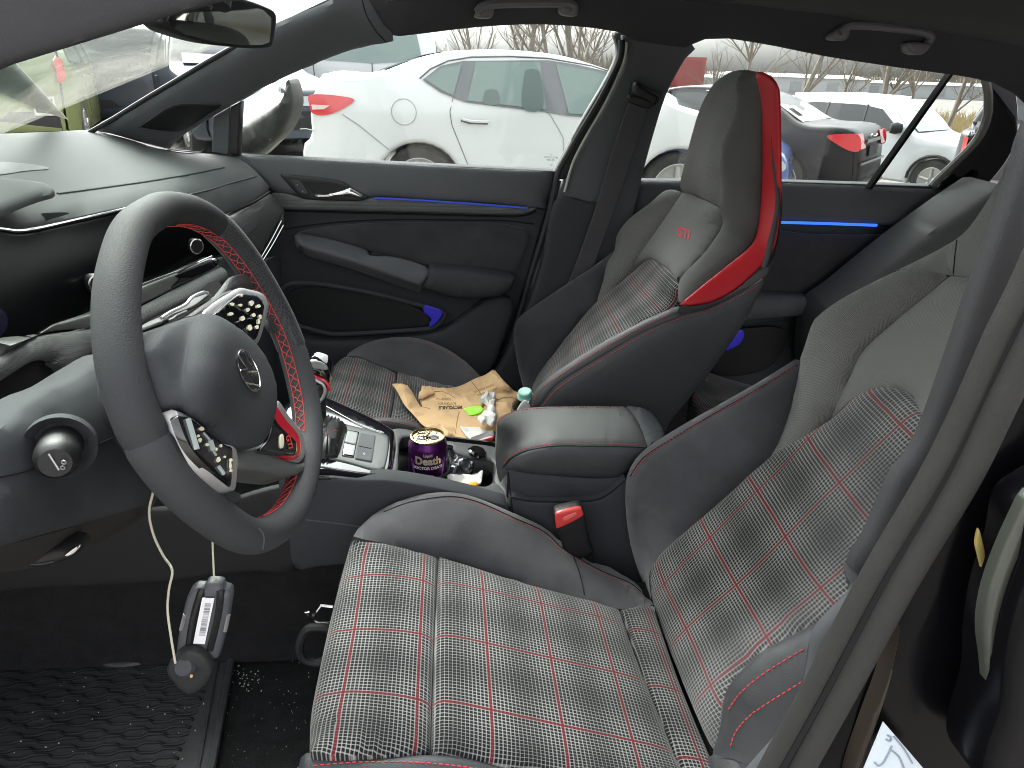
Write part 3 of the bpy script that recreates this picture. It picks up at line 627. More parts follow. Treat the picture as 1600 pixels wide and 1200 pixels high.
text_on('symbol', '-', (521, 387), (4, 1), (0, -6), [ws], SAT, ws, eps=.001)
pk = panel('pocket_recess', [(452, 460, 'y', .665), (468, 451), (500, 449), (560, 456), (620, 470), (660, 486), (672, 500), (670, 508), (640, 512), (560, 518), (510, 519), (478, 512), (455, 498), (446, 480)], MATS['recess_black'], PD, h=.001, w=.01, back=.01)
tube('pocket_rim', pxline([(446, 498), (470, 510), (510, 520.5), (530, 522), (580, 520), (640, 516), (675, 512), (692, 498), (692, 488), (660, 478), (600, 462), (540, 450), (490, 443), (455, 444), (440, 455)], 'y', .655), .006, TRIM2, PD, 8)
panel('pocket_light', [(664, 477, 'y', .645), (676, 480), (691, 487), (684, 502), (672, 511), (671, 506), (674, 498), (662, 487)], mat('pocket_glow', (.01, .01, .1), .5, emit=(.03, .02, .5), est=.06), pk, h=.001, w=.006, back=.003)
panel('lower_map_pocket', [(400, 520, 'y', .655), (440, 525), (520, 532), (640, 526), (700, 512), (760, 470), (800, 470), (790, 520), (745, 600), (560, 690), (430, 650), (395, 580)], TRIM2, PD, h=.012, w=.02, back=.03)
# window frame rubber, quarter glass divider
tube('window_seal', pxline([(971, 62), (969, 90), (955, 122), (935, 160), (905, 210), (888, 240), (873, 268), (866, 300), (852, 355), (832, 420), (812, 490), (795, 545), (775, 580), (762, 600)], 'y', .665), .0075, RUB, PD, 8)
tube('frame_edge', pxline([(979, 66), (976, 92), (962, 128), (940, 172), (915, 215), (895, 255), (882, 300)], 'y', .66), .0032, mat('pale_body_edge', (.45, .45, .42), .4), PD, 8)
panel('door_frame', [(960, 50, 'y', .69), (985, 60), (983, 90), (960, 150), (915, 225), (890, 275), (868, 275), (885, 235), (915, 180), (950, 120), (966, 80)], BLK, PD, h=.002, w=.004, back=.03)
panel('quarter_divider', [(357, 240, 'y', .695), (357, 240), (360, 166), (360, 166), (376, 158), (376, 158), (372, 244), (372, 244)], BLK, PD, h=.003, w=.006, back=.03, curve=False)
panel('quarter_post', [(331, 237, 'y', .70), (331, 237), (333, 182), (360, 166), (360, 166), (357, 242), (357, 242)], PILL, PD, h=.002, w=.006, back=.03, curve=False)
GL = thin_glass('window_glass', (.82, .85, .84), .9)
def flatquad(name, pts, mt, parent, th=.002):
    """flat glass pane through traced corners, 4 mm thick"""
    P = [at(*p) for p in pts]; n = len(P); nn = np.cross(P[1]-P[0], P[2]-P[0]); nn /= np.linalg.norm(nn)
    V = P+[p+nn*th for p in P]
    return mk(name, V, [tuple(range(n)), tuple(range(2*n-1, n-1, -1))]+[(i, (i+1) % n, (i+1) % n+n, i+n) for i in range(n)], mt, parent, False)
gq = flatquad('window_glass', [(372, 262, 'y', .715), (872, 285, 'y', .715), (985, 60, 'y', .70), (820, 25, 'y', .70), (560, 50, 'y', .70), (372, 150, 'y', .71)], GL, PD)
flatquad('quarter_glass', [(255, 250, 'y', .715), (345, 250, 'y', .715), (345, 165, 'y', .715)], GL, PD)
# printed glass mark
for i, (s_, y_, w_) in enumerate((('o', 241, 5), ('DOT 32 M8', 246, 4.2), ('43R-001', 250, 4.2), ('1K', 258, 5))):
    text_on('glass_mark', s_, (861, y_), (w_, .3), (0, -w_), [gq], mat('glass_print', (.12, .12, .12), .8), gq, eps=.0006)
# outside mirror
mh = panel('mirror_housing', [(371, 203, 'y', .80), (385, 192), (410, 178), (432, 160), (444, 145), (447, 128), (452, 126), (459, 150), (459, 172), (450, 197), (438, 215), (420, 232), (400, 244), (372, 244)], mat('mirror_black', (.05, .05, .044), .5, bump=.2, bscale=400, var=.4, vscale=20), PD, h=.03, w=.04, back=.12)
panel('mirror_housing_side', [(456, 132, 'y', .84), (460, 150), (460, 175), (452, 198), (438, 218), (412, 243), (398, 246), (425, 225), (442, 205), (450, 180), (452, 155)], mat('mirror_edge_pale', (.25, .24, .2), .5), mh, h=.01, w=.01, back=.06)
panel('mirror_glass', [(371, 165, 'y', .78), (374, 160), (408, 141, 'y', .79), (430, 134), (443, 139, 'y', .79), (444, 148), (434, 162, 'y', .76), (412, 178), (386, 192, 'y', .745), (371, 203)], mat('mirror_glass_white', (.9, .9, .9), .03, 1), mh, h=.0, back=.004)

# ================================================================== passenger rear door
RD = thing('rear_door', 'closed rear door on the passenger side with a bright blue light line and narrow quarter window', 'car door', at(1300, 560, 'y', .72))
rd = panel('door_panel', [(1000, 283, 'y', .72), (1000, 283), (1215, 284), (1478, 292), (1478, 292), (1400, 370), (1310, 450), (1290, 500), (1240, 600), (1100, 600), (980, 560), (985, 400)], TRIM2, RD, h=.0, back=.05, curve=False)
rt = panel('upper_trim', [(1000, 283, 'y', .72), (1000, 283), (1215, 285), (1350, 290), (1478, 296), (1478, 296), (1450, 325), (1425, 350), (1425, 350, 'y', .695), (1320, 351), (1215, 345), (1010, 338), (990, 335)], TRIM, RD, h=.014, w=.03, back=.02)
MB().tube(pxline([(1205, 347), (1280, 349), (1370, 352)], 'y', .685), .0036, 6).build('ambient_light', mat('blue_light_bright', (.01, .05, .3), .4, emit=(.02, .09, .6), est=.42), RD)
ri = panel('suede_insert', [(1200, 362, 'y', .705), (1260, 366), (1330, 368), (1410, 370), (1360, 410), (1300, 455), (1240, 462), (1190, 460), (1185, 400)], ALC, RD, h=.005, w=.012, back=.01)
panel('armrest', [(1150, 468, 'y', .66), (1200, 462), (1260, 464), (1280, 474), (1276, 486), (1240, 494), (1190, 498), (1150, 500)], TRIM, RD, h=.02, w=.02, back=.06)
seam('seam', [(1180, 505), (1230, 500), (1265, 492), (1285, 480)], [rd], SEAM, RD, r=.001)
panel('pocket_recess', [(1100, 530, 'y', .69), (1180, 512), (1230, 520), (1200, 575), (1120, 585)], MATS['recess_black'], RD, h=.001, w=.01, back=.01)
panel('pocket_light', [(1127, 546, 'y', .68), (1140, 527), (1155, 516), (1163, 520), (1158, 535), (1140, 546)], MATS['pocket_glow'], RD, h=.001, w=.01, back=.004)
tube('window_divider', pxline([(1357, 294), (1490, 106)], 'y', .70, 0), .0125, mat('matt_black', (.01, .01, .01), .95, spec=.05), RD, 6, flat=.6)
gr = flatquad('window_glass', [(985, 300, 'y', .735), (1355, 305, 'y', .735), (1500, 100, 'y', .715), (1080, 45, 'y', .715)], GL, RD)
flatquad('quarter_glass', [(1351, 305, 'y', .7385), (1480, 305, 'y', .735), (1570, 190, 'y', .72), (1560, 105, 'y', .715), (1492, 95, 'y', .7185)], GL, RD)
rub = [(1538, 118), (1544, 150), (1541, 185), (1525, 220), (1495, 252), (1470, 276), (1455, 292)]
tube('window_seal', pxline(rub, 'y', .70), .010, mat('seal_grey', (.09, .088, .08), .6), RD, 8)
panel('rear_frame', [(1536, 112, 'y', .715), (1560, 120), (1582, 130), (1590, 170), (1588, 215), (1570, 255), (1530, 300), (1470, 345), (1400, 392), (1330, 448), (1285, 500), (1280, 490), (1320, 445), (1400, 372), (1450, 325), (1480, 295), (1480, 295), (1458, 293), (1475, 275), (1500, 250), (1530, 218), (1545, 180), (1546, 150)], GLOSS, RD, h=.004, w=.01, back=.008)
panel('reflection_chip', [(1500, 284, 'y', .70), (1515, 276), (1528, 266), (1530, 272), (1524, 282), (1512, 286)], BPAINT, RD, h=.004, w=.006, back=.004)
# ================================================================== cabin shell
CS = thing('car_cabin_shell', 'dark cabin shell of the car: roof lining, pillars, windshield, sills and black painted door opening', 'car body', (0, 0, .2))
# headliner side above the doors, passenger side
hs = panel('headliner_side', [(555, -12, 'y', .605), (600, 60, 'y', .668), (620, 57), (640, 55), (740, 43), (825, 38), (900, 41), (965, 50), (973, 62), (973, 62), (1080, 75, 'y', .66), (1100, 62, 'y', .665), (1120, 58), (1200, 70), (1290, 88), (1400, 105), (1536, 125), (1590, 150), (1640, 200), (1700, 200), (1700, -30, 'y', .5), (1100, -60, 'y', .5), (800, -60, 'y', .5), (580, -60, 'y', .58)], HEAD, CS, h=.003, w=.02, back=.01)
c0 = [(.52, 1.385), (.45, 1.388), (.4, 1.39), (.3, 1.39), (0, 1.40), (-.3, 1.39), (-.52, 1.36), (-.60, 1.33)]
V = []; xs = np.linspace(-.12, 1.9, 12)
for x in xs:
    for y, z in c0: V.append((x, y, z-.02-.10*max(0, x-.5)**1.5-.12*max(0, .1-x)))
K = len(c0); Fc = [(i*K+j, i*K+j+1, (i+1)*K+j+1, (i+1)*K+j) for i in range(11) for j in range(K-1)]
rl = mk('roof_lining', V, Fc, HEAD, CS); s_ = rl.modifiers.new('t', 'SOLIDIFY'); s_.thickness = .02
ro = mk('roof_skin', [(v[0], v[1]*1.05, v[2]+.05) for v in V], Fc, BPAINT, CS); s_ = ro.modifiers.new('t', 'SOLIDIFY'); s_.thickness = .006
# grab handles
def handle(pts, ends, ypl):
    g = tube('grab_handle', pxline(pts, 'y', ypl), .0085, mat('handle_dark', (.13, .13, .14), .45), CS, 8)
    for e in ends: panel('handle_mount', [(x, y, 'y', ypl+.012) for x, y in e], MATS['handle_dark'], g, h=.006, w=.008, back=.03)
handle([(1312, 50), (1330, 40), (1380, 42), (1440, 50), (1455, 58), (1450, 68)], [[(1300, 52), (1315, 40), (1328, 45), (1322, 62), (1302, 62)], [(1418, 66), (1452, 68), (1448, 80), (1436, 86), (1420, 80)]], .585)
handle([(745, 20), (760, 8), (820, 5), (890, 6), (898, 18)], [[(742, 26), (750, 12), (770, 10), (768, 27)], [(876, 8), (900, 8), (902, 24), (878, 22)]], .58)
# passenger A pillar
ap = panel('front_pillar', [(265, 233, 'y', .69), (265, 233), (285, 212), (330, 184), (360, 165, 'y', .685), (400, 143), (450, 118), (500, 96), (560, 74), (618, 63, 'y', .665), (600, 40, 'y', .64), (566, -10, 'y', .60), (520, -12, 'y', .58), (520, 6), (440, 40), (355, 82, 'y', .60), (290, 120), (220, 162), (180, 187), (150, 203, 'y', .62), (170, 208), (215, 220, 'y', .66), (245, 228)], PILL, CS, h=.014, w=.03, back=.012)
seam('seam', [(566, 0), (572, 22), (585, 45), (603, 66)], [ap, hs], SEAM, ap, r=.0012)
tw = panel('tweeter_cover', [(220, 197), (240, 183), (265, 168), (285, 163), (340, 164), (345, 166), (320, 182), (285, 201), (265, 204)], BLK, ap, on=[ap], eps=.0015, h=.0012, w=.003, back=.003)
tube('trim_line', online([(216, 198), (238, 183), (264, 166), (285, 161), (345, 162), (322, 180), (288, 202), (266, 206), (218, 199)], [ap], .002), .001, TRIM, ap, 6)
tube('windshield_seal', pxline([(140, 207), (180, 184), (220, 159), (290, 117), (355, 79), (440, 37), (535, -8)], 'y', .60), .005, BLK, CS, 8)
# B pillar passenger
bpil = panel('centre_pillar', [(972, 55, 'y', .67), (1085, 66, 'y', .67), (1068, 95), (1040, 150), (1018, 220), (1002, 280), (990, 330), (975, 380), (950, 430), (900, 500), (830, 640), (755, 640), (765, 600), (790, 555), (812, 500), (850, 400), (868, 340), (882, 290), (900, 250), (940, 180), (965, 130), (980, 85)], PILL, CS, h=.01, w=.03, back=.08)
panel('pillar_lower_trim', [(868, 315, 'y', .645), (925, 318), (935, 318), (918, 400), (890, 480), (850, 560), (800, 620), (765, 610), (790, 556), (815, 500), (845, 420)], TRIM2, CS, h=.008, w=.012, back=.03)
seam('seam', [(870, 314), (900, 316), (934, 318)], [bpil], SEAM, bpil, r=.001)
gde = panel('belt_guide', [(990, 132, 'y', .63), (996, 128), (1010, 138), (1028, 148), (1030, 156), (1018, 168), (1000, 158), (988, 148)], BLK, CS, h=.008, w=.008, back=.03)
SB = thing('seat_belt', 'dark webbing belt hanging down the passenger centre pillar', 'seat belt', at(930, 500, 'y', .61))
panel('webbing', [(986, 158, 'y', .62), (1012, 168), (990, 240), (970, 300), (945, 370), (915, 450), (888, 520), (858, 520), (885, 450), (915, 370), (938, 300), (962, 220)], BELT, SB, h=.001, w=.003, back=.002)
panel('belt_anchor', [(985, 148, 'y', .618), (1016, 158), (1014, 170), (984, 160)], BLK, SB, h=.003, w=.004, back=.006)
for dx in (7, 14):
    tube('belt_rib', pxline([(986+dx, 162), (962+dx, 220), (938+dx, 300), (915+dx, 370), (885+dx, 450)], 'y', .6195), .0008, mat('belt_rib', (.06, .055, .058), .8), SB, 5)
# driver side roof rail / A pillar close to the lens
panel('driver_roof_rail', [(-60, 122, 'y', -.62), (0, 103), (120, 66), (234, 31), (330, 3), (420, -25), (300, -160), (-60, -160), (-140, -40)], HEAD, CS, h=.006, w=.02, back=.008)
# windshield
WS = thin_glass('windshield_glass', (.90, .94, .91), .22, dirt=.20, dscale=6)
wg = mk('windshield', [(-1.35, -.72, .903), (-1.35, .70, .903), (-.20, .60, 1.345), (-.20, -.62, 1.345), (-1.35, -.72, .898), (-1.35, .70, .898), (-.20, .60, 1.34), (-.20, -.62, 1.34)], [(0, 1, 2, 3), (7, 6, 5, 4), (0, 4, 5, 1), (1, 5, 6, 2), (2, 6, 7, 3), (3, 7, 4, 0)], WS, CS, False)
# pale sheet added in place of a reflection on the windshield
PS_ = thing('reflection_sheet', 'pale sheet drawn as a reflection on the lower windshield', 'paper', (-.7, 0, 1.0))
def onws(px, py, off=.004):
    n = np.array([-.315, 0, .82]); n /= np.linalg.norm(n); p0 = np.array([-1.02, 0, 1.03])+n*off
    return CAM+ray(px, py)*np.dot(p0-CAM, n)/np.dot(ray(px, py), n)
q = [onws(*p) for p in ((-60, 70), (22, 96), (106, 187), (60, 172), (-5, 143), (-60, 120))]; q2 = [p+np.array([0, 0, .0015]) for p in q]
mk('sheet', q+q2, [tuple(range(6)), tuple(range(11, 5, -1))]+[(i, (i+1) % 6, (i+1) % 6+6, i+6) for i in range(6)], mat('pale_reflection', (.30, .32, .29), .7), PS_, False)
# interior mirror
IM = thing('rear_view_mirror', 'frameless interior mirror hanging at the top of the windshield', 'mirror', at(345, 0, 'y', -.02))
PL['im'] = pl(at(262, 30, 'y', -.06), (.91, -.41, -.05))
mo = [(248, 30, 'im', 0), (262, 20), (330, 4), (372, -3), (418, 12), (431, 24), (429, 50), (426, 70), (412, 75), (380, 75), (330, 69), (285, 57), (260, 46)]
mb_ = panel('mirror_housing', mo, BLK, IM, h=.002, w=.004, back=.03)
mirm = mat('mirror_silver', (.72, .76, .76), .02, 1)
flatquad('mirror_glass', [(x, y, 'im', .003) for x, y in [(262, 32), (266, 24), (330, 8), (372, 1), (412, 16), (424, 28), (423, 50), (421, 66), (410, 70), (380, 71), (332, 65), (288, 53), (268, 43)]], mirm, mb_, .001)
tube('mirror_stalk', [at(345, 10, 'y', .0), at(350, -30, 'y', .02), at(352, -60, 'y', .03)], .012, BLK, IM, 10)
# driver side centre pillar trim, seals and black body close to the lens
DP = CS
panel('driver_pillar_trim', [(1605, 190, 'y', -.70), (1586, 250), (1560, 330), (1520, 440), (1480, 560), (1432, 690), (1400, 730), (1372, 790), (1340, 860), (1318, 878), (1326, 905), (1335, 925), (1275, 985), (1262, 1050), (1238, 1120), (1170, 1230), (1280, 1230), (1480, 860), (1560, 640), (1625, 430), (1660, 200)], mat('pillar_trim_near', (.036, .037, .039), .6, bump=.3, bscale=900, var=.08), DP, h=.006, w=.01, back=.004)
panel('pillar_fold', [(1322, 880, 'y', -.712), (1345, 905), (1350, 925), (1325, 990), (1270, 1110), (1200, 1230), (1150, 1230), (1240, 1120), (1264, 1040), (1275, 985), (1330, 925), (1326, 905)], TRIM, DP, h=.006, w=.008, back=.003)
tube('door_seal', pxline([(1690, 240), (1600, 440), (1558, 524), (1506, 640), (1450, 750), (1358, 905), (1268, 1076), (1200, 1200), (1180, 1240)], 'y', -.76), .0056, SEAL, DP, 14)
tube('seal_groove', pxline([(1710, 255), (1620, 450), (1576, 528), (1526, 640), (1471, 750), (1380, 905), (1289, 1076), (1219, 1200), (1200, 1240)], 'y', -.762), .004, SEAM, DP, 8)
tube('door_seal', pxline([(1760, 220), (1650, 450), (1612, 524), (1560, 630), (1502, 750), (1410, 905), (1318, 1076), (1250, 1200), (1230, 1240)], 'y', -.765), .0082, SEAL, DP, 14)
bd = panel('painted_sill', [(1760, 200, 'y', -.75), (1660, 480), (1580, 660), (1500, 800), (1400, 980), (1310, 1140), (1250, 1240), (1300, 1300), (1800, 1300), (1800, 600)], BPAINT, DP, h=.006, w=.02, back=.01)
panel('painted_flange', [(1402, 985, 'y', -.765), (1405, 990), (1390, 1060), (1368, 1130), (1340, 1215), (1330, 1240), (1330, 1210), (1358, 1130), (1384, 1060)], mat('bronze_edge', (.026, .019, .015), .5), DP, h=.003, w=.004, back=.01)
panel('body_edge_highlight', [(1610, 770, 'y', -.79), (1582, 820), (1558, 875), (1540, 930), (1533, 985), (1539, 1040), (1541, 1090), (1534, 1160), (1520, 1240), (1526, 1240), (1541, 1150), (1548, 1080), (1550, 1020), (1562, 950), (1584, 880), (1620, 810)], mat('edge_highlight_gloss', (.045, .05, .042), .3, coat=.3), DP, h=.004, w=.006, back=.005)  # paler strip shaped and coloured as the reflection along the body edge
panel('outer_body_panel', [(1640, 800, 'y', -.80), (1605, 890), (1580, 960), (1565, 1030), (1560, 1100), (1545, 1240), (1800, 1240), (1800, 780)], BPAINT, DP, h=.006, w=.01, back=.03)
ST = thing('sill_sticker', 'pale blue printed label stuck at the foot of the black door opening', 'sticker', at(1400, 1180, 'y', -.77))
sk = panel('label_sheet', [(1381, 1129, 'y', -.772), (1381, 1129), (1455, 1215), (1455, 1215), (1345, 1215), (1345, 1215)], mat('label_blue_white', (.55, .62, .68), .5), ST, h=0, back=.001, curve=False)
mbk = MB()
for pts in ([(1386, 1148), (1392, 1152), (1390, 1158), (1384, 1154)], [(1393, 1165), (1388, 1176), (1380, 1190), (1372, 1196), (1366, 1190)], [(1396, 1150), (1412, 1170), (1425, 1192)], [(1390, 1170), (1404, 1182), (1414, 1205)]):
    L = online(pts, [sk], .0004, 3)
    if len(L) > 1: mbk.tube(L, .0006, 5)
mbk.build('label_print', mat('label_ink', (.25, .30, .36), .7), ST)
ch = panel('yellow_scuff', [(1529, 826, 'y', -.775), (1535, 845), (1540, 872), (1540, 905), (1535, 895), (1528, 868), (1524, 848)], mat('yellow_scuff_paint', (.25, .20, .06), .6, var=.5, vscale=60), ST.parent or CS, h=.0005, w=.002, back=.001)
# floor, firewall, tunnel, hidden sides
fl = MB(); fl.box((.2, 0, .235), (2.9, 1.5, .02)); o = fl.build('floor', CARPET, None, False); setp(o, kind='structure')
sh_ = MB(); sh_.box((-.93, 0, .6), (.03, 1.5, .76)); sh_.build('firewall', CARPET, CS, False)
sh_ = MB(); sh_.box((.2, .745, .6), (2.6, .03, .72)); sh_.build('body_side', BLK, CS, False)
sh_ = MB(); sh_.box((1.75, 0, .75), (.04, 1.5, 1.2)); sh_.build('rear_bulkhead', BLK, CS, False)
sh_ = MB(); sh_.box((-.1, -.77, .24), (1.7, .06, .10)); sh_.build('driver_sill', BPAINT, CS, False)
# ================================================================== dashboard
DB = thing('dashboard', 'grey soft dashboard under the windshield with dark glossy screens, chrome line and carbon look trim', 'dashboard', (-.6, 0, .6))
dt = panel('top_pad', [(-80, 214, 'y', .35), (0, 209, 'y', .5), (80, 206, 'y', .58), (150, 204, 'y', .63), (215, 221, 'y', .665), (262, 234, 'y', .69), (300, 238, 'y', .695), (362, 244, 'y', .69), (378, 251, 'y', .68), (398, 265, 'y', .66), (415, 285, 'y', .63), (422, 294, 'y', .61), (417, 301, 'y', .60), (398, 313, 'y', .56), (362, 330, 'y', .50), (335, 340, 'y', .45), (300, 330, 'y', .40), (284, 308, 'y', .35), (284, 308), (200, 322, 'y', .2), (120, 339, 'y', .08), (40, 356, 'y', -.05), (0, 353, 'y', -.1), (-80, 348, 'y', -.2)], DASH, DB, h=.012, w=.04, back=.04, extra=[(330, 275, 'y', .55), (150, 270, 'y', .36)])
hd = panel('instrument_hood', [(-80, 270, 'y', -.02), (0, 280, 'y', -.02), (47, 284, 'y', .0), (75, 290, 'y', .0), (85, 301, 'y', -.03), (56, 310, 'y', -.06), (0, 331, 'y', -.14), (-80, 360, 'y', -.24)], DASH, DB, h=.008, w=.014, back=.006)
panel('speaker_recess', [(-60, 252), (0, 254), (45, 257), (78, 264), (40, 268), (0, 274), (-60, 280)], TRIM, dt, on=[dt], eps=.001, h=.0005, w=.002, back=.002)
seam('crease', [(296, 304), (330, 296), (365, 285), (400, 276)], [dt], TRIM, dt, r=.0016)
seam('crease', [(90, 303), (160, 294), (230, 284), (300, 272), (350, 262)], [dt], DASH, dt, r=.0022)
tube('defrost_vent', online([(262, 236), (280, 233), (300, 233), (318, 238), (300, 241), (280, 240), (262, 236)], [dt], .002), .0012, BLK, dt, 6)
tube('chrome_line', pxline([(-80, 352, 'y', -.2), (0, 358, 'y', -.1), (40, 360, 'y', -.05), (120, 343, 'y', .08), (200, 325, 'y', .2), (270, 308, 'y', .32), (287, 306, 'y', .35), (295, 312, 'y', .36)]), .0028, CHR, DB, 8)
sp = panel('screen_panel', [(-80, 356, 'y', -.2), (0, 362, 'y', -.1), (40, 364, 'y', -.05), (120, 347, 'y', .08), (200, 329, 'y', .2), (285, 311, 'y', .36), (335, 342, 'y', .45), (350, 350, 'y', .45), (345, 395, 'y', .42), (325, 402, 'y', .38), (224, 442, 'y', .17), (144, 486, 'y', .0), (111, 498, 'y', -.06), (84, 507, 'y', -.11), (60, 521, 'y', -.16), (22, 536, 'y', -.22), (0, 543, 'y', -.25), (-80, 570, 'y', -.36)], SCR, DB, h=.002, w=.006, back=.03)
panel('indicator_glow', [(-10, 480), (8, 490), (10, 510), (0, 525), (-10, 520)], mat('dim_violet_screen', (.006, .006, .014), .2, emit=(.05, .04, .25), est=.004), sp, on=[sp], eps=.001, h=0, back=.001)
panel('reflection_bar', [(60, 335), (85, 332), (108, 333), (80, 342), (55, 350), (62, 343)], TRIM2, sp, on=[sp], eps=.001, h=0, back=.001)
for c, y in (((297, 384), .34), ((141, 442), .02)):
    p = at(c[0], c[1], 'y', y); k = mk('knob', *lathe([(.0, .0), (.014, .0), (.015, .006), (.015, .018), (.012, .022), (0, .022)], p, (.8, -.6, .1), 24), BLK, DB)
    mk('knob_ring', *tube_geo([p+np.array([.8, -.6, .1])*.021+.013*(math.cos(t)*np.array([.6, .8, 0])+math.sin(t)*np.array([0, 0, 1])) for t in np.linspace(0, 2*math.pi, 25)[:-1]], .0017, 6, True), CHR, k)
tb = panel('touch_bar', [(222, 446, 'y', .15), (276, 426, 'y', .25), (331, 402, 'y', .36), (340, 417, 'y', .36), (273, 450, 'y', .24), (224, 474, 'y', .14), (150, 512, 'y', .0), (150, 490, 'y', .0)], mat('satin_grey_bar', (.20, .21, .20), .3, .4), DB, h=.003, w=.006, back=.02, curve=False)
panel('vent_gloss', [(276, 428), (330, 402), (338, 416), (275, 448), (268, 446), (278, 436)], GLOSS, tb, on=[tb], eps=.001, h=.001, w=.003, back=.002)
tube('chrome_line', pxline([(222, 444, 'y', .15), (276, 424, 'y', .25), (331, 400, 'y', .36), (341, 417, 'y', .36)], smooth=0), .0012, CHR, DB, 6)
ct_ = panel('carbon_trim', [(150, 515, 'y', .0), (226, 476, 'y', .14), (273, 452, 'y', .24), (340, 419, 'y', .36), (350, 421, 'y', .37), (356, 430, 'y', .36), (348, 441, 'y', .34), (292, 470, 'y', .22), (227, 503, 'y', .1), (150, 545, 'y', -.04)], CARB, DB, h=.008, w=.012, back=.03)
lb = panel('lower_touch_strip', [(-40, 562, 'y', -.32), (0, 545, 'y', -.26), (22, 538), (60, 523, 'y', -.17), (84, 509, 'y', -.12), (111, 500, 'y', -.07), (144, 488, 'y', -.01), (170, 476, 'y', .02), (170, 500), (145, 511, 'y', -.02), (90, 517, 'y', -.1), (52, 526, 'y', -.17), (0, 558, 'y', -.27), (-40, 580, 'y', -.33)], MATS['satin_grey_bar'], DB, h=.002, w=.005, back=.02)
ct2 = panel('carbon_trim', [(-60, 590, 'y', -.35), (0, 560, 'y', -.28), (52, 529, 'y', -.18), (90, 520, 'y', -.11), (145, 514, 'y', -.03), (180, 500, 'y', .02), (180, 540), (150, 547, 'y', -.04), (102, 577, 'y', -.14), (96, 577, 'y', -.14), (87, 569, 'y', -.16), (75, 563), (57, 563, 'y', -.2), (38, 571, 'y', -.23), (0, 595, 'y', -.29), (-60, 630, 'y', -.36)], CARB, DB, h=.006, w=.012, back=.03)
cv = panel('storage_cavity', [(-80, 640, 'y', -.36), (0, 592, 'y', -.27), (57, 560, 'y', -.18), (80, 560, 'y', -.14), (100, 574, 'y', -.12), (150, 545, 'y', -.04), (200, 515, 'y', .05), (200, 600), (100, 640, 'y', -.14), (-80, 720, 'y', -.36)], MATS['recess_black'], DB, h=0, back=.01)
kp = panel('knee_panel', [(-80, 760, 'y', -.58), (-60, 720, 'y', -.56), (0, 671, 'y', -.52), (30, 635, 'y', -.47), (69, 608, 'y', -.42), (105, 594, 'y', -.38), (153, 564, 'y', -.33), (200, 545, 'y', -.28), (260, 600, 'y', -.28), (262, 720, 'y', -.32), (238, 772, 'y', -.36), (225, 789, 'y', -.38), (135, 816, 'y', -.45), (60, 837, 'y', -.52), (0, 855, 'y', -.57), (-80, 880, 'y', -.62)], TRIM2, DB, h=.012, w=.04, back=.04)
ku = panel('knee_underside', [(-80, 880, 'y', -.61), (0, 855, 'y', -.56), (135, 816, 'y', -.44), (238, 772, 'y', -.35), (242, 785), (225, 808, 'y', -.34), (180, 835, 'y', -.36), (120, 865, 'y', -.40), (60, 885, 'y', -.45), (0, 895, 'y', -.5), (-80, 910, 'y', -.55)], mat('warm_dark_trim', (.028, .025, .023), .7, bump=.2, bscale=500), DB, h=.006, w=.02, back=.03)
seam('seam', [(-20, 748), (40, 736), (110, 712), (180, 682), (200, 672)], [kp], SEAM, kp, r=.0008)
hl_ = panel('hood_release', [(12, 868, 'y', -.47), (40, 862), (80, 850), (110, 846), (128, 850), (126, 862), (104, 873), (70, 882), (40, 880)], BLK, DB, h=.01, w=.01, back=.015)
panel('lever_edge', [(100, 868, 'y', -.482), (112, 858), (122, 852), (126, 854), (118, 864), (106, 870)], CHR, hl_, h=.001, w=.002, back=.002)
seam('edge', [(22, 872), (40, 880), (62, 881), (84, 877)], [hl_], TRIM, hl_, r=.0009)
# driver end of the dashboard, running on to the door
rowA = [at(-76, 216, 'y', .34), at(-76, 272, 'y', -.03), at(-76, 348, 'y', -.2), at(-76, 450, 'y', -.28), at(-76, 568, 'y', -.36), at(-76, 640, 'y', -.38), at(-76, 745, 'y', -.575), at(-76, 879, 'y', -.62), at(-76, 900, 'y', -.56)]
rowB = [(-.97, -.74, 1.05), (-.72, -.74, 1.06), (-.60, -.74, 1.03), (-.57, -.74, .98), (-.52, -.74, .92), (-.48, -.74, .88), (-.38, -.74, .85), (-.36, -.74, .70), (-.50, -.74, .62)]
rowA = cr_open(rowA, 4); rowB = cr_open(rowB, 4); VV = []
for k_ in range(7):
    t_ = k_/6; VV += list(rowA*(1-t_)+rowB*t_)
nA = len(rowA); o_ = mk('driver_end', VV, [(k_*nA+i, k_*nA+i+1, (k_+1)*nA+i+1, (k_+1)*nA+i) for k_ in range(6) for i in range(nA-1)], DASH, DB)
s_ = o_.modifiers.new('t', 'SOLIDIFY'); s_.thickness = .006
# passenger side lower face and vent
lf = panel('glossy_fascia', [(340, 343, 'y', .44), (362, 333, 'y', .50), (398, 316, 'y', .56), (420, 303, 'y', .60), (430, 308, 'y', .62), (445, 330, 'y', .62), (439, 340, 'y', .60), (400, 409, 'y', .52), (380, 400, 'y', .48), (352, 370, 'y', .44)], mat('grey_gloss_fascia', (.06, .065, .063), .22, coat=.4), DB, h=.008, w=.02, back=.02)
tube('shadow_gap', pxline([(345, 342, 'y', .45), (362, 332, 'y', .50), (398, 315, 'y', .56), (421, 300, 'y', .605)]), .003, BLK, DB, 6)
vt = panel('side_vent', [(436, 340, 'y', .60), (443, 336), (446, 355), (434, 376, 'y', .57), (408, 414, 'y', .53), (402, 410), (414, 385, 'y', .55)], BLK, DB, h=.002, w=.004, back=.02)
for a, b in (((440, 345), (405, 408)), ((443, 352), (409, 410))):
    tube('vent_blade', pxline([(a[0], a[1], 'y', .585), ((a[0]+b[0])/2+1, (a[1]+b[1])/2, 'y', .555), (b[0], b[1], 'y', .52)]), .0016, CHR, vt, 6)
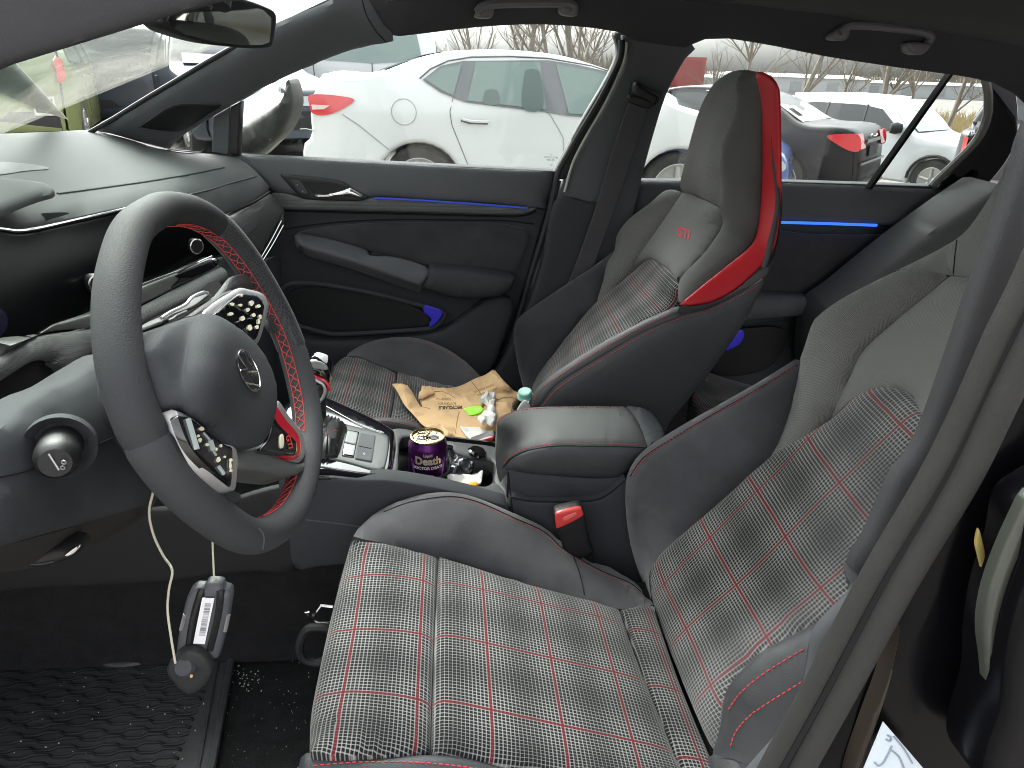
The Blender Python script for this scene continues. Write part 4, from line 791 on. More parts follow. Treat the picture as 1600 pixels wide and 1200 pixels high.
panel('fascia_reveal', [(375, 355), (398, 345), (402, 352), (392, 362), (378, 372)], DASH, lf, on=[lf], eps=.0008, h=.0005, w=.002, back=.001)
lw = panel('glove_box', [(340, 430, 'y', .40), (350, 400, 'y', .46), (402, 412, 'y', .54), (430, 400, 'y', .60), (440, 420, 'y', .62), (430, 560, 'y', .50), (420, 700, 'y', .25), (300, 720, 'y', .1), (260, 560, 'y', .1)], TRIM2, DB, h=.01, w=.03, back=.03)
panel('centre_stack', [(150, 545, 'y', -.03), (227, 503, 'y', .1), (292, 470, 'y', .2), (345, 440, 'y', .3), (360, 560, 'y', .15), (420, 640, 'y', .1), (470, 700, 'y', .02), (300, 730, 'y', .0), (160, 640, 'y', -.1)], mat('deep_black', (.006, .006, .007), .6), DB, h=.0, back=.02)

# ================================================================== steering wheel
SW = thing('steering_wheel', 'leather steering wheel turned to the left, with red stitching, buttons and a round emblem', 'steering wheel', tuple(PL['w'][0]))
wc, wn = PL['w']; wu = np.array([0, 1, 0.]); wv = np.cross(wn, wu)*1.0
if wv[2] < 0: wv = -wv
CL = [(262, 326), (238, 334), (206, 362), (186, 430), (182, 500), (189, 570), (206, 632), (233, 694), (275, 752), (328, 802), (380, 835), (415, 834), (448, 808), (469, 762), (480, 700), (480, 650), (471, 600), (456, 545), (438, 500), (411, 450), (376, 396), (338, 354), (300, 331)]
cl = np.array([at(x, y, 'w', 0) for x, y in CL]); cl = cr_closed(cl, 10)
ss = np.r_[0, np.cumsum(np.linalg.norm(np.diff(np.vstack([cl, cl[:1]]), axis=0), axis=1))]; Lr = ss[-1]
def rimc(s):
    s = s % Lr; q = np.vstack([cl, cl[:1]]); return np.array([np.interp(s, ss, q[:, i]) for i in range(3)])
cen = cl.mean(0)
def rimframe(s):
    p = rimc(s); t = rimc(s+.002)-rimc(s-.002); t /= np.linalg.norm(t); e = np.cross(t, wn); e /= np.linalg.norm(e)
    if np.dot(e, p-cen) < 0: e = -e
    return p, e, t
def rimpt(s, th, k=1.0):
    p, e, t = rimframe(s); a, b = .0165, .0185
    return p+k*(a*math.cos(th)*e+b*math.sin(th)*wn)
def rimseg(name, s0, s1, mt, k=1.0, n=None):
    n = n or max(8, int((s1-s0)/.006)); V = []; G = 28
    for i in range(n+1):
        s = s0+(s1-s0)*i/n; kk = k*(1-.06*math.exp(-((i/n)*(s1-s0)/.002)**2)-.06*math.exp(-(((1-i/n)*(s1-s0))/.002)**2))
        V += [rimpt(s, 2*math.pi*j/G, kk) for j in range(G)]
    Fc = [(i*G+j, i*G+(j+1) % G, (i+1)*G+(j+1) % G, (i+1)*G+j) for i in range(n) for j in range(G)]+[tuple(range(G)), tuple(n*G+j for j in range(G))]
    return mk(name, V, Fc, mt, SW)
def snear(px, py):
    best = min(range(len(cl)), key=lambda i: (proj(cl[i])[0]-px)**2+(proj(cl[i])[1]-py)**2); return ss[best]
sL, sR1, sR2 = snear(232, 690), snear(334, 352), snear(455, 545)   # seams, running down the left side first
rimA = rimseg('rim_top', sR1, sL+Lr, LEA)
rimB = rimseg('rim_bottom', sL, sR2, LEAP if False else mat('grained_leather', (.034, .036, .039), .7, bump=.7, bscale=1300, var=.08), 1.01)
rimC = rimseg('rim_grip', sR2, sR1, LEAP, 1.03)
seam('seam', [(404, 826), (412, 838), (410, 858)], [rimB], TRIM, rimB, r=.0008)
mbn = MB()
def net(s0, s1, th0=math.pi, amp=.33, per=.0085):
    n = int((s1-s0)/per*6)
    for sg in (1, -1):
        P = []
        for i in range(n+1):
            s = s0+(s1-s0)*i/n; ph = (s-s0)/per*math.pi
            P.append(rimpt(s, th0+sg*amp*(.5+.5*math.cos(ph))*.9, 1.055))
        mbn.tube(P, .0005, 4)
    for sg in (1, -1):
        mbn.tube([rimpt(s0+(s1-s0)*i/40, th0+sg*amp*.95, 1.05) for i in range(41)], .0005, 4)
net(snear(463, 690), sR1-.0, math.pi+.12)
net(sR1, sR1+.10, math.pi+.2)
net(snear(415, 834), snear(474, 740), math.pi+.1)
mbn.build('red_stitching', mat('rim_red_thread', (.55, .06, .06), .7), rimC)
# leather spoke wrap
panel('spoke_wrap', [(338, 468, 'w', -.006), (352, 448), (368, 430), (392, 432), (420, 458), (440, 490), (436, 520), (420, 508), (418, 478), (409, 460), (388, 450), (366, 450)], LEAP, SW, h=.005, w=.01, back=.006)
panel('spoke_wrap', [(255, 640, 'w', 0), (272, 646), (308, 722), (352, 765), (368, 768), (372, 790), (340, 790), (290, 745), (250, 680)], MATS['grained_leather'], SW, h=.008, w=.01, back=.02)
hub = panel('airbag_cover', [(332, 491, 'w', .024), (348, 499), (372, 513), (395, 532), (412, 555), (426, 583), (432, 608), (432, 632), (427, 661), (413, 689), (399, 698), (362, 700), (348, 691), (297, 649), (269, 633), (262, 620), (250, 585), (237, 545), (253, 515), (281, 500), (307, 493)], mat('airbag_grey', (.040, .043, .047), .72, spec=.18, bump=.35, bscale=1100, var=.05), SW, h=.013, w=.03, back=.045, step=7, prof='soft', sig=22, extra=[(331, 515, 'w', .033), (324, 550, 'w', .036), (318, 590, 'w', .036), (314, 630, 'w', .034)])
MB().tube([wc+wn*.0, wc-wn*.10], [.075, .065], 20).build('column_boss', BLK, SW)
SPK = mat('spoke_grey', (.10, .105, .103), .45, bump=.2, bscale=800)
panel('spoke_cover', [(236, 552, 'w', .012), (246, 532), (262, 514), (300, 490), (326, 472), (348, 458), (368, 454), (340, 480), (318, 494), (281, 501), (253, 516)], SPK, SW, h=.004, w=.01, back=.008)
panel('spoke_cover', [(367, 706, 'w', .005), (404, 706), (458, 724), (470, 722), (477, 728), (474, 735), (465, 741), (446, 744), (405, 738), (367, 733)], SPK, SW, h=.008, w=.012, back=.03)
b1 = panel('button_bezel', [(314, 494, 'w', .014), (366, 453), (386, 452), (409, 459), (417, 472), (418, 484), (401, 538), (380, 525)], SAT, SW, h=.003, w=.004, back=.02)
p1 = panel('button_pad', [(336, 490, 'w', .019), (368, 461), (388, 460), (404, 464), (411, 475), (412, 484), (398, 532), (372, 514), (350, 500)], GLOSS, b1, h=.001, w=.002, back=.006)
b2_ = panel('button_bezel', [(268, 640, 'w', .026), (274, 648), (308, 721), (350, 762), (362, 765), (367, 761), (368, 704), (340, 690), (300, 655)], SAT, SW, h=.003, w=.004, back=.02)
p2 = panel('button_pad', [(277, 652, 'w', .0295), (284, 651), (300, 656), (348, 693), (363, 703), (361, 755), (353, 755), (312, 719), (291, 690)], GLOSS, b2_, h=.001, w=.002, back=.006)
mc1, mc2 = MB(), MB()
def blobs(mb, pad, L, zf):
    for x, y, rx, ry in L:
        P = [cast(x+rx*math.cos(t)*(1+.2*math.sin(3*t+x)), y+ry*math.sin(t)*(1+.15*math.cos(2*t+y)), [pad], .0012) for t in np.linspace(0, 2*math.pi, 11)[:-1]]
        if any(p is None for p in P): continue
        P2 = [p-wn*.0008 for p in P]; mb.add(P+P2, [tuple(range(10))]+[(i, (i+1) % 10, (i+1) % 10+10, i+10) for i in range(10)])
z1 = lambda a, b: (220+a/5.714, 430+b/5.714)
blobs(mc1, p1, [(*z1(a, b), r, r2) for a, b, r, r2 in ((895, 185, 1.6, 1.6), (810, 262, 3.2, 2.6), (884, 270, 2.8, 2.4), (983, 252, 3.4, 3.8), (1045, 278, 3, 3), (948, 312, 3, 3.4), (1003, 358, 2.6, 2.8), (797, 348, 3.6, 3), (903, 388, 3.2, 4), (968, 470, 3.4, 4.2), (1062, 375, 1.8, 4), (1048, 415, 1.6, 5), (1032, 465, 2.6, 3))], 0)
z2 = lambda a, b: (250+a/4.285, 600+b/4.285)
blobs(mc2, p2, [(*z2(a, b), r, r2) for a, b, r, r2 in ((272, 302, 4, 3), (250, 350, 2, 2), (262, 378, 2.4, 3.2), (365, 372, 3.2, 3.6), (310, 408, 2.6, 2.2), (402, 415, 1.8, 2.8), (432, 420, 2.8, 3.4), (368, 440, 2.4, 3), (385, 508, 3, 4), (428, 490, 1.6, 1.8), (468, 512, 2.2, 2.6), (465, 545, 1.6, 6), (468, 582, 2, 2.4))], 0)
mc1.build('button_symbols', CREAM, p1, False); mc2.build('button_symbols', CREAM, p2, False)
for pad, L in ((p1, [(830, 275, 885, 320), (900, 315, 950, 350), (945, 390, 985, 390), (840, 425, 870, 415), (1015, 180, 1075, 235), (915, 480, 940, 520)]), (p2, None)):
    if L:
        for a, b, c, d in L:
            Q = online([z1(a, b), z1(c, d)], [pad], .001, 2, False)
            if len(Q) > 1: tube('button_line', Q, .0008, TRIM, pad, 5)
    else:
        for a, b, c, d, r in ((285, 330, 330, 380, .0018), (330, 380, 350, 450, .004), (350, 450, 370, 480, .0018), (385, 555, 420, 605, .003), (180, 235, 240, 440, .004)):
            Q = online([z2(a, b), z2(c, d)], [pad], .0008, 2, False)
            if len(Q) > 1: tube('button_line', Q, r*.6, mat('pale_grey_print', (.30, .34, .33), .5), pad, 6)
# lower spoke with badge
b3_ = panel('badge_bezel', [(431, 625, 'w', .008), (450, 650), (468, 672), (475, 690), (475, 711), (468, 722), (458, 723), (430, 714), (404, 706), (369, 706), (400, 690), (425, 660)], SAT, SW, h=.003, w=.004, back=.02)
r3 = panel('badge_red_frame', [(429, 634, 'w', .0125), (446, 655), (464, 677), (470, 692), (469, 708), (464, 716), (456, 718), (436, 711), (420, 700), (424, 665)], REDM, b3_, h=.001, w=.002, back=.004)
g3 = panel('badge_panel', [(424, 648, 'w', .0145), (436, 664), (450, 678), (462, 690), (464, 700), (461, 711), (448, 712), (420, 708), (404, 704), (415, 690), (422, 670)], GLOSS, r3, h=.001, w=.002, back=.004)
text_on('lettering', 'GTI', (450.5, 691), (3.4, 13.5), (9.5, -3), [g3], mat('red_letter', (.6, .04, .03), .4), g3, bold=.03, eps=.001)
panel('badge_slot', [(438, 682, 'w', .0165), (442, 678), (444, 690), (442, 700), (438, 698)], CREAM, g3, h=.0004, w=.001, back=.001)
# round emblem
E0 = cast(387, 580, [hub], 0); rot = rad(38); ee = math.cos(rot)*wu+math.sin(rot)*wv; ff = -math.sin(rot)*wu+math.cos(rot)*wv; RE = .0205
def em(a, b):
    q = proj(E0+RE*(a*ee+b*ff)); return cast(q[0], q[1], [hub], .0012)
mbe = MB(); mbe.tube([em(math.cos(t), math.sin(t)) for t in np.linspace(0, 2*math.pi, 49)[:-1]], .0009, 6, True)
def stroke(pts, r=.0010):
    P = []
    for (a, b), (c, d) in zip(pts, pts[1:]):
        P += [em(a+(c-a)*t, b+(d-b)*t) for t in np.linspace(0, 1, 8)]
    mbe.tube(P, r, 6)
stroke([(-.40, .85), (0, .16), (.40, .85)]); stroke([(-.86, .42), (-.40, -.84), (0, -.08), (.40, -.84), (.86, .42)])
eb = mk('emblem_disc', [em(.96*math.cos(t), .96*math.sin(t))-wn*.0007 for t in np.linspace(0, 2*math.pi, 33)[:-1]], [tuple(range(32))], mat('emblem_grey', (.03, .032, .034), .3), hub)
mbe.build('emblem', CHR, hub)
# stalks
WSk = thing('wiper_stalk', 'black wiper stalk with silver edge behind the upper right of the wheel', 'stalk', at(290, 480, 'w', -.03))
s1 = panel('stalk_body', [(248, 502, 'w', .004), (262, 492), (296, 478), (318, 462), (326, 458), (327, 464), (318, 474), (290, 488), (262, 504), (250, 510)], BLK, WSk, h=.006, w=.007, back=.018)
tube('stalk_edge', pxline([(252, 497), (268, 487), (290, 476), (300, 465), (316, 457), (325, 458)], 'w', .009), .0016, SAT, WSk, 8)
tube('stalk_symbols', online([(262, 500), (276, 492), (290, 486)], [s1], .001), .0009, SAT, s1, 5)
SK2 = thing('turn_signal_stalk', 'end of the black turn signal stalk set in a round hollow of the lower dash', 'stalk', at(95, 700, 'y', -.5))
c = at(93, 702, 'y', -.50); ax_ = np.array([.35, -.93, .1]); ax_ /= np.linalg.norm(ax_)
mk('stalk_end', *lathe([(0, .03), (.012, .03), (.0155, .026), (.017, .018), (.017, -.02), (0, -.02)], c, ax_, 28), BLK, SK2)
mk('stalk_collar', *lathe([(.020, -.012), (.026, -.004), (.028, -.002), (.028, -.012)], c, ax_, 32), TRIM2, SK2)
mk('chrome_bar', *tube_geo([c+ax_*.031+np.array([-.3, 0, 1.])*t for t in (-.006, 0, .009)], .0010, 6), SAT, SK2)
mk('switch_mark', *tube_geo([c+ax_*.031+np.array([.007+.0016*math.cos(t), 0, .001+.0016*math.sin(t)]) for t in np.linspace(0, 6.28, 13)[:-1]], .0007, 5, True), SAT, SK2)
mk('switch_mark', *tube_geo([c+ax_*.031+np.array([.005+.0016*math.cos(t), 0, -.004+.0016*math.sin(t)]) for t in np.linspace(0, 6.28, 13)[:-1]], .0006, 5, True), SAT, SK2)
# ================================================================== centre console
CC = thing('centre_console', 'dark centre console between the seats with cup holder tray and padded armrest', 'console', (.1, 0, .25))
sd = panel('console_side', [(440, 742, 'y', -.122), (500, 745), (560, 749), (612, 750), (700, 765), (795, 790), (795, 790), (800, 832), (806, 960), (600, 905), (560, 882), (500, 885), (460, 887), (450, 830), (440, 780)], TRIM2, CC, h=.003, w=.01, back=.03)
panel('footwell_lining', [(460, 770, 'y', -.118), (462, 887), (400, 892), (330, 899), (265, 908), (170, 914), (60, 918), (-80, 925), (-80, 820), (200, 800), (330, 790), (420, 765)], mat('footwell_trim', (.014, .014, .015), .7, bump=.3, bscale=800), CC, h=.003, w=.01, back=.01)
seam('seam', [(478, 812), (530, 818), (580, 826), (640, 836)], [sd], TRIM, sd, r=.0012)
sr = panel('console_rear_side', [(797, 776, 'y', -.118), (830, 783), (870, 784), (925, 782), (950, 772), (978, 748), (978, 748), (990, 860), (1010, 1000), (810, 1000), (802, 840)], TRIM2, CC, h=.003, w=.008, back=.03)
sl = panel('console_shelf', [(793, 735, 'y', -.10), (815, 738), (850, 742), (930, 748), (978, 745), (978, 752), (952, 770), (926, 780), (870, 782), (828, 781), (800, 776), (795, 760)], TRIM2, CC, h=.006, w=.02, back=.03)
seam('seam', [(799, 777), (828, 783), (870, 784), (926, 782), (952, 771), (976, 751)], [sr, sl], SEAM, CC, r=.0016)
seam('seam', [(794, 738), (797, 770), (801, 800), (806, 835), (812, 870)], [sd, sr, sl], SEAM, CC, r=.0014)
# tray around the cup holder
TR = mat('tray_trim', (.042, .044, .046), .5, bump=.35, bscale=800, var=.1)
fn_ = panel('tray_near_edge', [(600, 752, 'ct', .0), (606, 744), (621, 739), (670, 746), (712, 754), (757, 761), (772, 754), (789, 768), (796, 790), (740, 777), (690, 766), (640, 757)], TR, CC, h=.003, w=.006, back=.02)
panel('tray_front_edge', [(613, 672, 'ct', 0), (646, 674), (662, 690), (640, 684), (626, 689), (623, 712), (621, 739), (606, 746), (612, 728), (617, 700)], TR, CC, h=.003, w=.006, back=.02)
fr_ = panel('tray_far_edge', [(645, 674, 'ct', 0), (690, 688), (777, 700), (785, 720), (796, 790), (786, 770), (772, 755), (774, 732), (768, 721), (735, 716), (706, 706), (700, 698), (662, 690)], TR, CC, h=.004, w=.008, back=.02)
panel('well_floor', [(610, 672, 'ct', -.05), (790, 690), (800, 800), (600, 780)], MATS['recess_black'], CC, h=0, back=.005, curve=False)
panel('well_far_wall', [(610, 672, 'y', .085), (790, 694), (800, 760), (600, 760)], BLK, CC, h=0, back=.005, curve=False)
tube('cup_ring', pxline([(700, 708, 'ct', -.012), (705, 722), (702, 735), (690, 745), (672, 750), (655, 748)]), .003, TRIM2, CC, 8)
so = cast(745, 708, [fr_], .002); 
if so is None: so = at(745, 708, 'ct', .003)
ctn = PL['ct'][1]
k = mk('power_socket', *lathe([(0, .0), (.016, 0), (.0165, .004), (.013, .007), (0, .007)], at(745, 708, 'ct', .004), ctn, 26), GLOSS, CC)
mk('small_button', *lathe([(0, 0), (.007, 0), (.007, .003), (0, .003)], at(702, 700, 'ct', .004), ctn, 20), GLOSS, CC)
seam('seam', [(712, 712), (730, 716), (768, 722), (772, 740)], [fr_], SEAM, CC, r=.0009)
# shifter frame
bf = panel('shifter_frame', [(440, 640, 'ct', .006), (497, 622), (516, 625), (582, 655), (612, 672), (617, 682), (612, 730), (604, 746), (585, 752), (520, 746), (440, 738)], GLOSS, CC, h=.006, w=.008, back=.004)
pt = panel('shifter_plate', [(445, 660, 'ct', .013), (500, 650), (541, 663), (590, 675), (608, 686), (602, 729), (592, 736), (540, 722), (490, 712), (445, 705)], mat('satin_plate', (.075, .08, .078), .3, .3), CC, h=.002, w=.004, back=.008)
tube('chrome_line', pxline([(440, 722), (497, 728), (560, 738), (598, 741)], 'ct', .013), .0011, CHR, bf, 6)
tube('chrome_line', pxline([(505, 632), (560, 662), (600, 676)], 'ct', .0135), .0008, CHR, bf, 6)
q1 = panel('console_button', [(542, 671, 'ct', .0165), (542, 671), (561, 675), (561, 675), (553, 714), (553, 714), (534, 711), (534, 711)], GLOSS, pt, h=.001, w=.002, back=.003)
panel('console_button_top', [(543, 672, 'ct', .0182), (543, 672), (560, 676), (560, 676), (556, 695), (556, 695), (538, 691), (538, 691)], mat('pale_button', (.2, .215, .21), .25), pt, h=.001, w=.002, back=.002)
q2 = panel('console_button', [(563, 676, 'ct', .0165), (563, 676), (587, 681), (587, 681), (581, 721), (581, 721), (555, 716), (555, 716)], TRIM, pt, h=.001, w=.002, back=.003)
seam('seam', [(560, 697), (585, 702)], [q2], SEAM, q2, r=.0005)
text_on('symbol', 'o', (569, 709), (6, 1), (0, -6), [q2], SAT, q2)
GB = thing('gear_selector', 'gear selector with black and silver head trimmed in red and a leather boot', 'gear lever', at(500, 700, 'ct', .01))
bt = panel('leather_boot', [(490, 652, 'ct', .018), (515, 652), (541, 664), (538, 680), (530, 706), (522, 712), (490, 708), (470, 680)], mat('boot_leather', (.018, .018, .019), .35, bump=.6, bscale=500), GB, h=.022, w=.03, back=.02, noise=(.0015, 60))
stitch('stitching', [[(497, 690), (515, 676), (530, 672)]], [bt], REDT, bt)
hd_ = panel('selector_head', [(478, 572, 'y', .02), (480, 566), (488, 561), (503, 564), (513, 571), (517, 586), (516, 604), (510, 612), (500, 600), (488, 590), (480, 582)], GLOSS, GB, h=.012, w=.012, back=.03)
panel('head_plate', [(483, 569, 'y', .006), (489, 564), (502, 566), (511, 573), (512, 578), (500, 577), (488, 574)], mat('pale_button', (.2, .215, .21), .25), hd_, h=.001, w=.002, back=.002)
tube('red_trim', pxline([(478, 568), (480, 578), (492, 588), (506, 594), (513, 602), (514, 610)], 'y', .006), .0028, REDM, GB, 8)
tube('silver_trim', pxline([(477, 574), (480, 584), (494, 594), (504, 600), (508, 610), (504, 622), (496, 630)], 'y', .004), .0028, SAT, GB, 8)
MB().tube(pxline([(503, 606), (500, 640), (505, 690)], 'y', .02), [.012, .010, .010]*1 if False else .010, 12).build('lever_shaft', BLK, GB)
# armrest
AR = panel('armrest_top', [(777, 668, 'y', -.085), (777, 658, 'y', -.07), (782, 651, 'y', -.04), (792, 646, 'y', .0), (812, 640, 'y', .035), (840, 636, 'y', .045), (900, 635), (977, 635), (977, 635), (990, 650, 'y', .0), (1003, 675, 'y', -.05), (1012, 699, 'y', -.09), (1012, 699), (960, 697, 'y', -.095), (900, 696), (860, 697), (825, 703), (800, 713), (788, 724), (785, 731), (780, 715), (777, 690)], mat('armrest_leather', (.060, .064, .063), .42, bump=.35, bscale=1000, var=.05), CC, h=.006, w=.02, back=.03)
AS = panel('armrest_side', [(786, 732, 'y', -.097), (790, 725), (802, 715), (826, 705), (860, 699), (900, 698), (960, 699), (1012, 702), (1000, 712), (985, 730), (973, 742), (955, 747), (915, 746), (860, 743), (820, 739)], SIDE, AR, h=.01, w=.025, back=.03)
panel('armrest_rear', [(979, 635, 'y', .045), (1010, 640, 'y', .03), (1030, 658, 'y', .0), (1040, 680, 'y', -.05), (1035, 700, 'y', -.09), (1014, 701, 'y', -.092), (1004, 675, 'y', -.05), (991, 650, 'y', .0)], TRIM2, AR, h=.01, w=.02, back=.05)
stitch('stitching', [[(787, 724), (800, 710), (826, 700), (860, 694), (900, 693), (960, 694), (1008, 696)], [(778, 658), (792, 648), (812, 642), (840, 638.5), (900, 637), (970, 637)]], [AR], REDT, AR, r=.0006, L=.004)
seam('seam', [(786, 731), (800, 716), (826, 704), (860, 698), (900, 697), (960, 698), (1010, 700)], [AR, AS], SEAM, AR, r=.0011)
seam('seam', [(978, 636), (991, 652), (1004, 677), (1012, 698)], [AR], SEAM, AR, r=.0011)
m_ = MB(); m_.box((.23, -.02, .55), (.28, .15, .2)); m_.build('armrest_box', BLK, CC, False)
m_ = MB(); m_.box((-.25, 0, .40), (1.1, .20, .28)); m_.box((.25, 0, .36), (.5, .18, .24)); m_.build('tunnel', CARPET, CC, False)
# ================================================================== loose things
CN = thing('drink_can', 'opened purple and gold drink can standing in the cup holder', 'can', at(668, 760, 'y', -.01), )
ctop = at(668, 682, 'y', -.012); r0 = .0325
PUR = mat('purple_metal', (.10, .015, .13), .3, .75, var=.5, vscale=40, vcol=(.06, .008, .08))
prof = [(0, -.128), (.024, -.128), (.031, -.120), (r0, -.112), (r0, -.014), (.0312, -.009), (.0275, -.003), (.027, 0), (.0262, -.0045), (0, -.0045)]
can = mk('can_body', *lathe(prof, ctop, (0, 0, 1), 48), PUR, CN)
GOLD = mat('gold_rim', (.36, .27, .13), .25, 1); ALU = mat('bright_aluminium', (.13, .13, .125), .4, 1, bump=.5, bscale=200, var=.5, vscale=120)
mk('can_rim', *lathe([(.0265, -.003), (.0285, -.001), (.0285, .002), (.0265, .0025), (.0255, -.001)], ctop, (0, 0, 1), 48), GOLD, CN)
lid = mk('can_lid', *lathe([(0, -.002), (.012, -.0015), (.0265, -.003)][::-1], ctop, (0, 0, 1), 40), ALU, CN)
op = []
for t in np.linspace(0, 2*math.pi, 17)[:-1]: op.append(ctop+np.array([.011+.0085*math.cos(t), -.002+.0075*math.sin(t), -.0002]))
mk('can_opening', op+[p-np.array([0, 0, .001]) for p in op], [tuple(range(16))]+[(i, (i+1) % 16, (i+1) % 16+16, i+16) for i in range(16)], BLK, lid, False)
tb_ = MB(); tb_.tube([ctop+np.array([-.008+.009*math.cos(t), .002+.006*math.sin(t), .002]) for t in np.linspace(0, 6.283, 17)[:-1]], .0013, 6, True); tb_.box(ctop+np.array([.001, 0, .0015]), (.008, .007, .001)); tb_.build('pull_tab', ALU, lid)
crum = MB()
for i in range(70):
    a = random.uniform(0, 6.28); r = .022*math.sqrt(random.random()); p = ctop+np.array([r*math.cos(a)-.004, r*math.sin(a)+.004, .0]); s = random.uniform(.0008, .0022)
    crum.box(p, (s, s*random.uniform(.5, 1), s), ax=np.array(Matrix.Rotation(random.uniform(0, 3), 3, 'X') @ Matrix.Rotation(random.uniform(0, 3), 3, 'Z')))
crum.build('lid_residue', ALU, lid, False)
cax = math.atan2(CAM[1]-ctop[1], CAM[0]-ctop[0])
def canmap(cx, cz, w, h):
    def fn(x, y):
        a = cax+(cx+x*w)/r0; return ctop+np.array([(r0+.0004)*math.cos(a), (r0+.0004)*math.sin(a), cz+y*h])
    return fn
LET = mat('can_letter_gold', (.62, .55, .40), .3, .6); WHT = mat('can_letter_white', (.7, .68, .7), .5)
def cantext(s, cz, size, m_, bold, sx=1, wd=None):
    V, Fc = textgeo(s, 0, bold); V = [np.array(v) for v in V]
    # more vertices round the curve: short letters need none
    fn = canmap(0, cz, size*sx, size); return mk('can_lettering', [fn(v[0], v[1]) for v in V], Fc, m_, can, False)
cantext('Liquid', -.0185, .0075, LET, .03, .8); cantext('Death', -.0295, .0195, LET, .045, .92); cantext('DOCTOR DEATH', -.0425, .0072, WHT, .035, 1.0); cantext('8.4 FL OZ', -.057, .004, WHT, 0)
orn = MB()
for sx in (-1, 1):
    orn = MB()
    for k_ in range(3):
        fn = canmap(0, 0, 1, 1); P = [fn(sx*(.024+.004*math.sin(t*3+k_)+k_*.002), -.03-.03*t) for t in np.linspace(0, 1, 14)]; orn.tube(P, .0006, 4)
    orn.build('can_ornament', mat('can_violet_print', (.35, .12, .45), .3, .5), can)
# papers and wrapper in the tray
WP = thing('candy_wrapper', 'crumpled silvery black wrapper in the tray behind the can', 'wrapper', at(718, 728, 'ct', -.04))
panel('foil', [(703, 722, 'ct', -.012), (710, 714), (724, 716), (735, 712), (742, 722), (738, 736), (725, 738), (712, 742), (702, 738)], mat('dark_foil', (.06, .06, .07), .25, .7), WP, h=.012, w=.01, back=.01, noise=(.008, 70), step=2.4)
RC = thing('paper_scrap', 'white folded paper scrap standing in the cup holder tray', 'paper', at(730, 745, 'ct', -.04))
panel('sheet', [(698, 743, 'ct', -.014), (712, 739), (735, 741), (753, 736), (754, 742), (751, 756), (740, 757), (722, 757), (706, 752)], WHITEP, RC, h=.002, w=.004, back=.0012, noise=(.006, 40))
OB = thing('orange_lighter', 'small orange piece showing under the white scrap in the tray', 'lighter', at(740, 756, 'ct', -.03))
panel('casing', [(731, 755, 'ct', -.006), (741, 753), (747, 755), (746, 760), (735, 760)], mat('orange_plastic', (.8, .30, .02), .4), OB, h=.003, w=.003, back=.008)
# torn paper bag
PB = thing('paper_bag', 'torn brown paper bag with printed letters and a green tag, spread on the passenger seat', 'paper bag', at(720, 640, 'pc', .0))
z3 = lambda a, b: (560+a/5.714, 560+b/5.714)
bag = panel('bag_sheet', [(*z3(300, 230), 'pc', .022), (*z3(300, 230), 'pc', .022), z3(430, 238), z3(430, 238), z3(490, 320), z3(548, 420), z3(570, 425), z3(552, 375), z3(556, 300), z3(566, 240), z3(566, 240), z3(640, 252), z3(760, 268), z3(850, 258), z3(930, 235), (*z3(1060, 172), 'pc', .04), (*z3(1160, 140), 'pc', .06), (*z3(1217, 102), 'pc', .075), (*z3(1217, 102), 'pc', .075), z3(1300, 200), (*z3(1390, 290), 'pc', .06), z3(1440, 310), (*z3(1430, 420), 'pc', .05), z3(1400, 520), (*z3(1300, 640), 'pc', .045), (*z3(1240, 760), 'pc', .04), (*z3(1015, 765), 'pc', .035), z3(1015, 765), z3(780, 727), (*z3(730, 650), 'pc', .03), (*z3(590, 605), 'pc', .025), z3(500, 510), z3(410, 410), z3(345, 290)], KRAFT, PB, h=.001, w=.003, back=.0012, noise=(.016, 14, 0), step=3.0, angle=16)
panel('fold_flap', [z3(555, 372), z3(560, 310), z3(640, 262), z3(660, 300), z3(680, 322), z3(610, 350)], KRAFT, bag, on=[bag], eps=.004, h=.003, w=.004, back=.001)
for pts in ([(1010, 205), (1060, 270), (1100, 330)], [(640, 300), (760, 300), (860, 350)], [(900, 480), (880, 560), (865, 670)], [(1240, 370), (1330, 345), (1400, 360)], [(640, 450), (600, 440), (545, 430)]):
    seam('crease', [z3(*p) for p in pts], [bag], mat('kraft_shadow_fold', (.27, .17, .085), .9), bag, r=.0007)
text_on('lettering', 'RECYCLABLE', z3(822, 440), (-6.3, .2), (.8, 6.6), [bag], INK, bag, bold=.03, eps=.001)
text_on('lettering', 'E', z3(1110, 428), (-6, .5), (.8, 6), [bag], INK, bag, bold=.03, eps=.001)
text_on('lettering', 'BOTTLE & BOX', z3(790, 405), (-4.3, .1), (.5, 5), [bag], mat('faded_ink', (.14, .09, .05), .8), bag, eps=.001)
text_on('lettering', 'PLEASE RECYCLE', z3(760, 362), (-3.2, 0), (.4, 4), [bag], MATS['faded_ink'], bag, eps=.001)
text_on('lettering', 'PLEASE REUSE OR', z3(1120, 270), (-3.9, 1.5), (1.4, 4), [bag], MATS['faded_ink'], bag, eps=.001)
text_on('lettering', 'RECYCLE THIS BAG', z3(1150, 300), (-3.6, 1.4), (1.4, 3.8), [bag], MATS['faded_ink'], bag, eps=.001)
tube('ink_curl', online([z3(1290, 290), z3(1310, 282), z3(1320, 292), z3(1345, 300)], [bag], .0008, 1), .0005, INK, bag, 4)
GS = thing('green_tag', 'bright green sticker on the brown paper bag', 'sticker', at(740, 642, 'pc', .03))
panel('tag', [z3(945, 455), z3(1075, 428), z3(1115, 465), z3(1075, 495), z3(1000, 515), z3(970, 485)], mat('lime_green', (.28, .85, .02), .5), GS, on=[bag], eps=.002, h=.0004, w=.002, back=.001)
N1 = thing('crumpled_napkin', 'crumpled white napkin lying on the paper bag', 'napkin', at(765, 640, 'pc', .05), group=None)
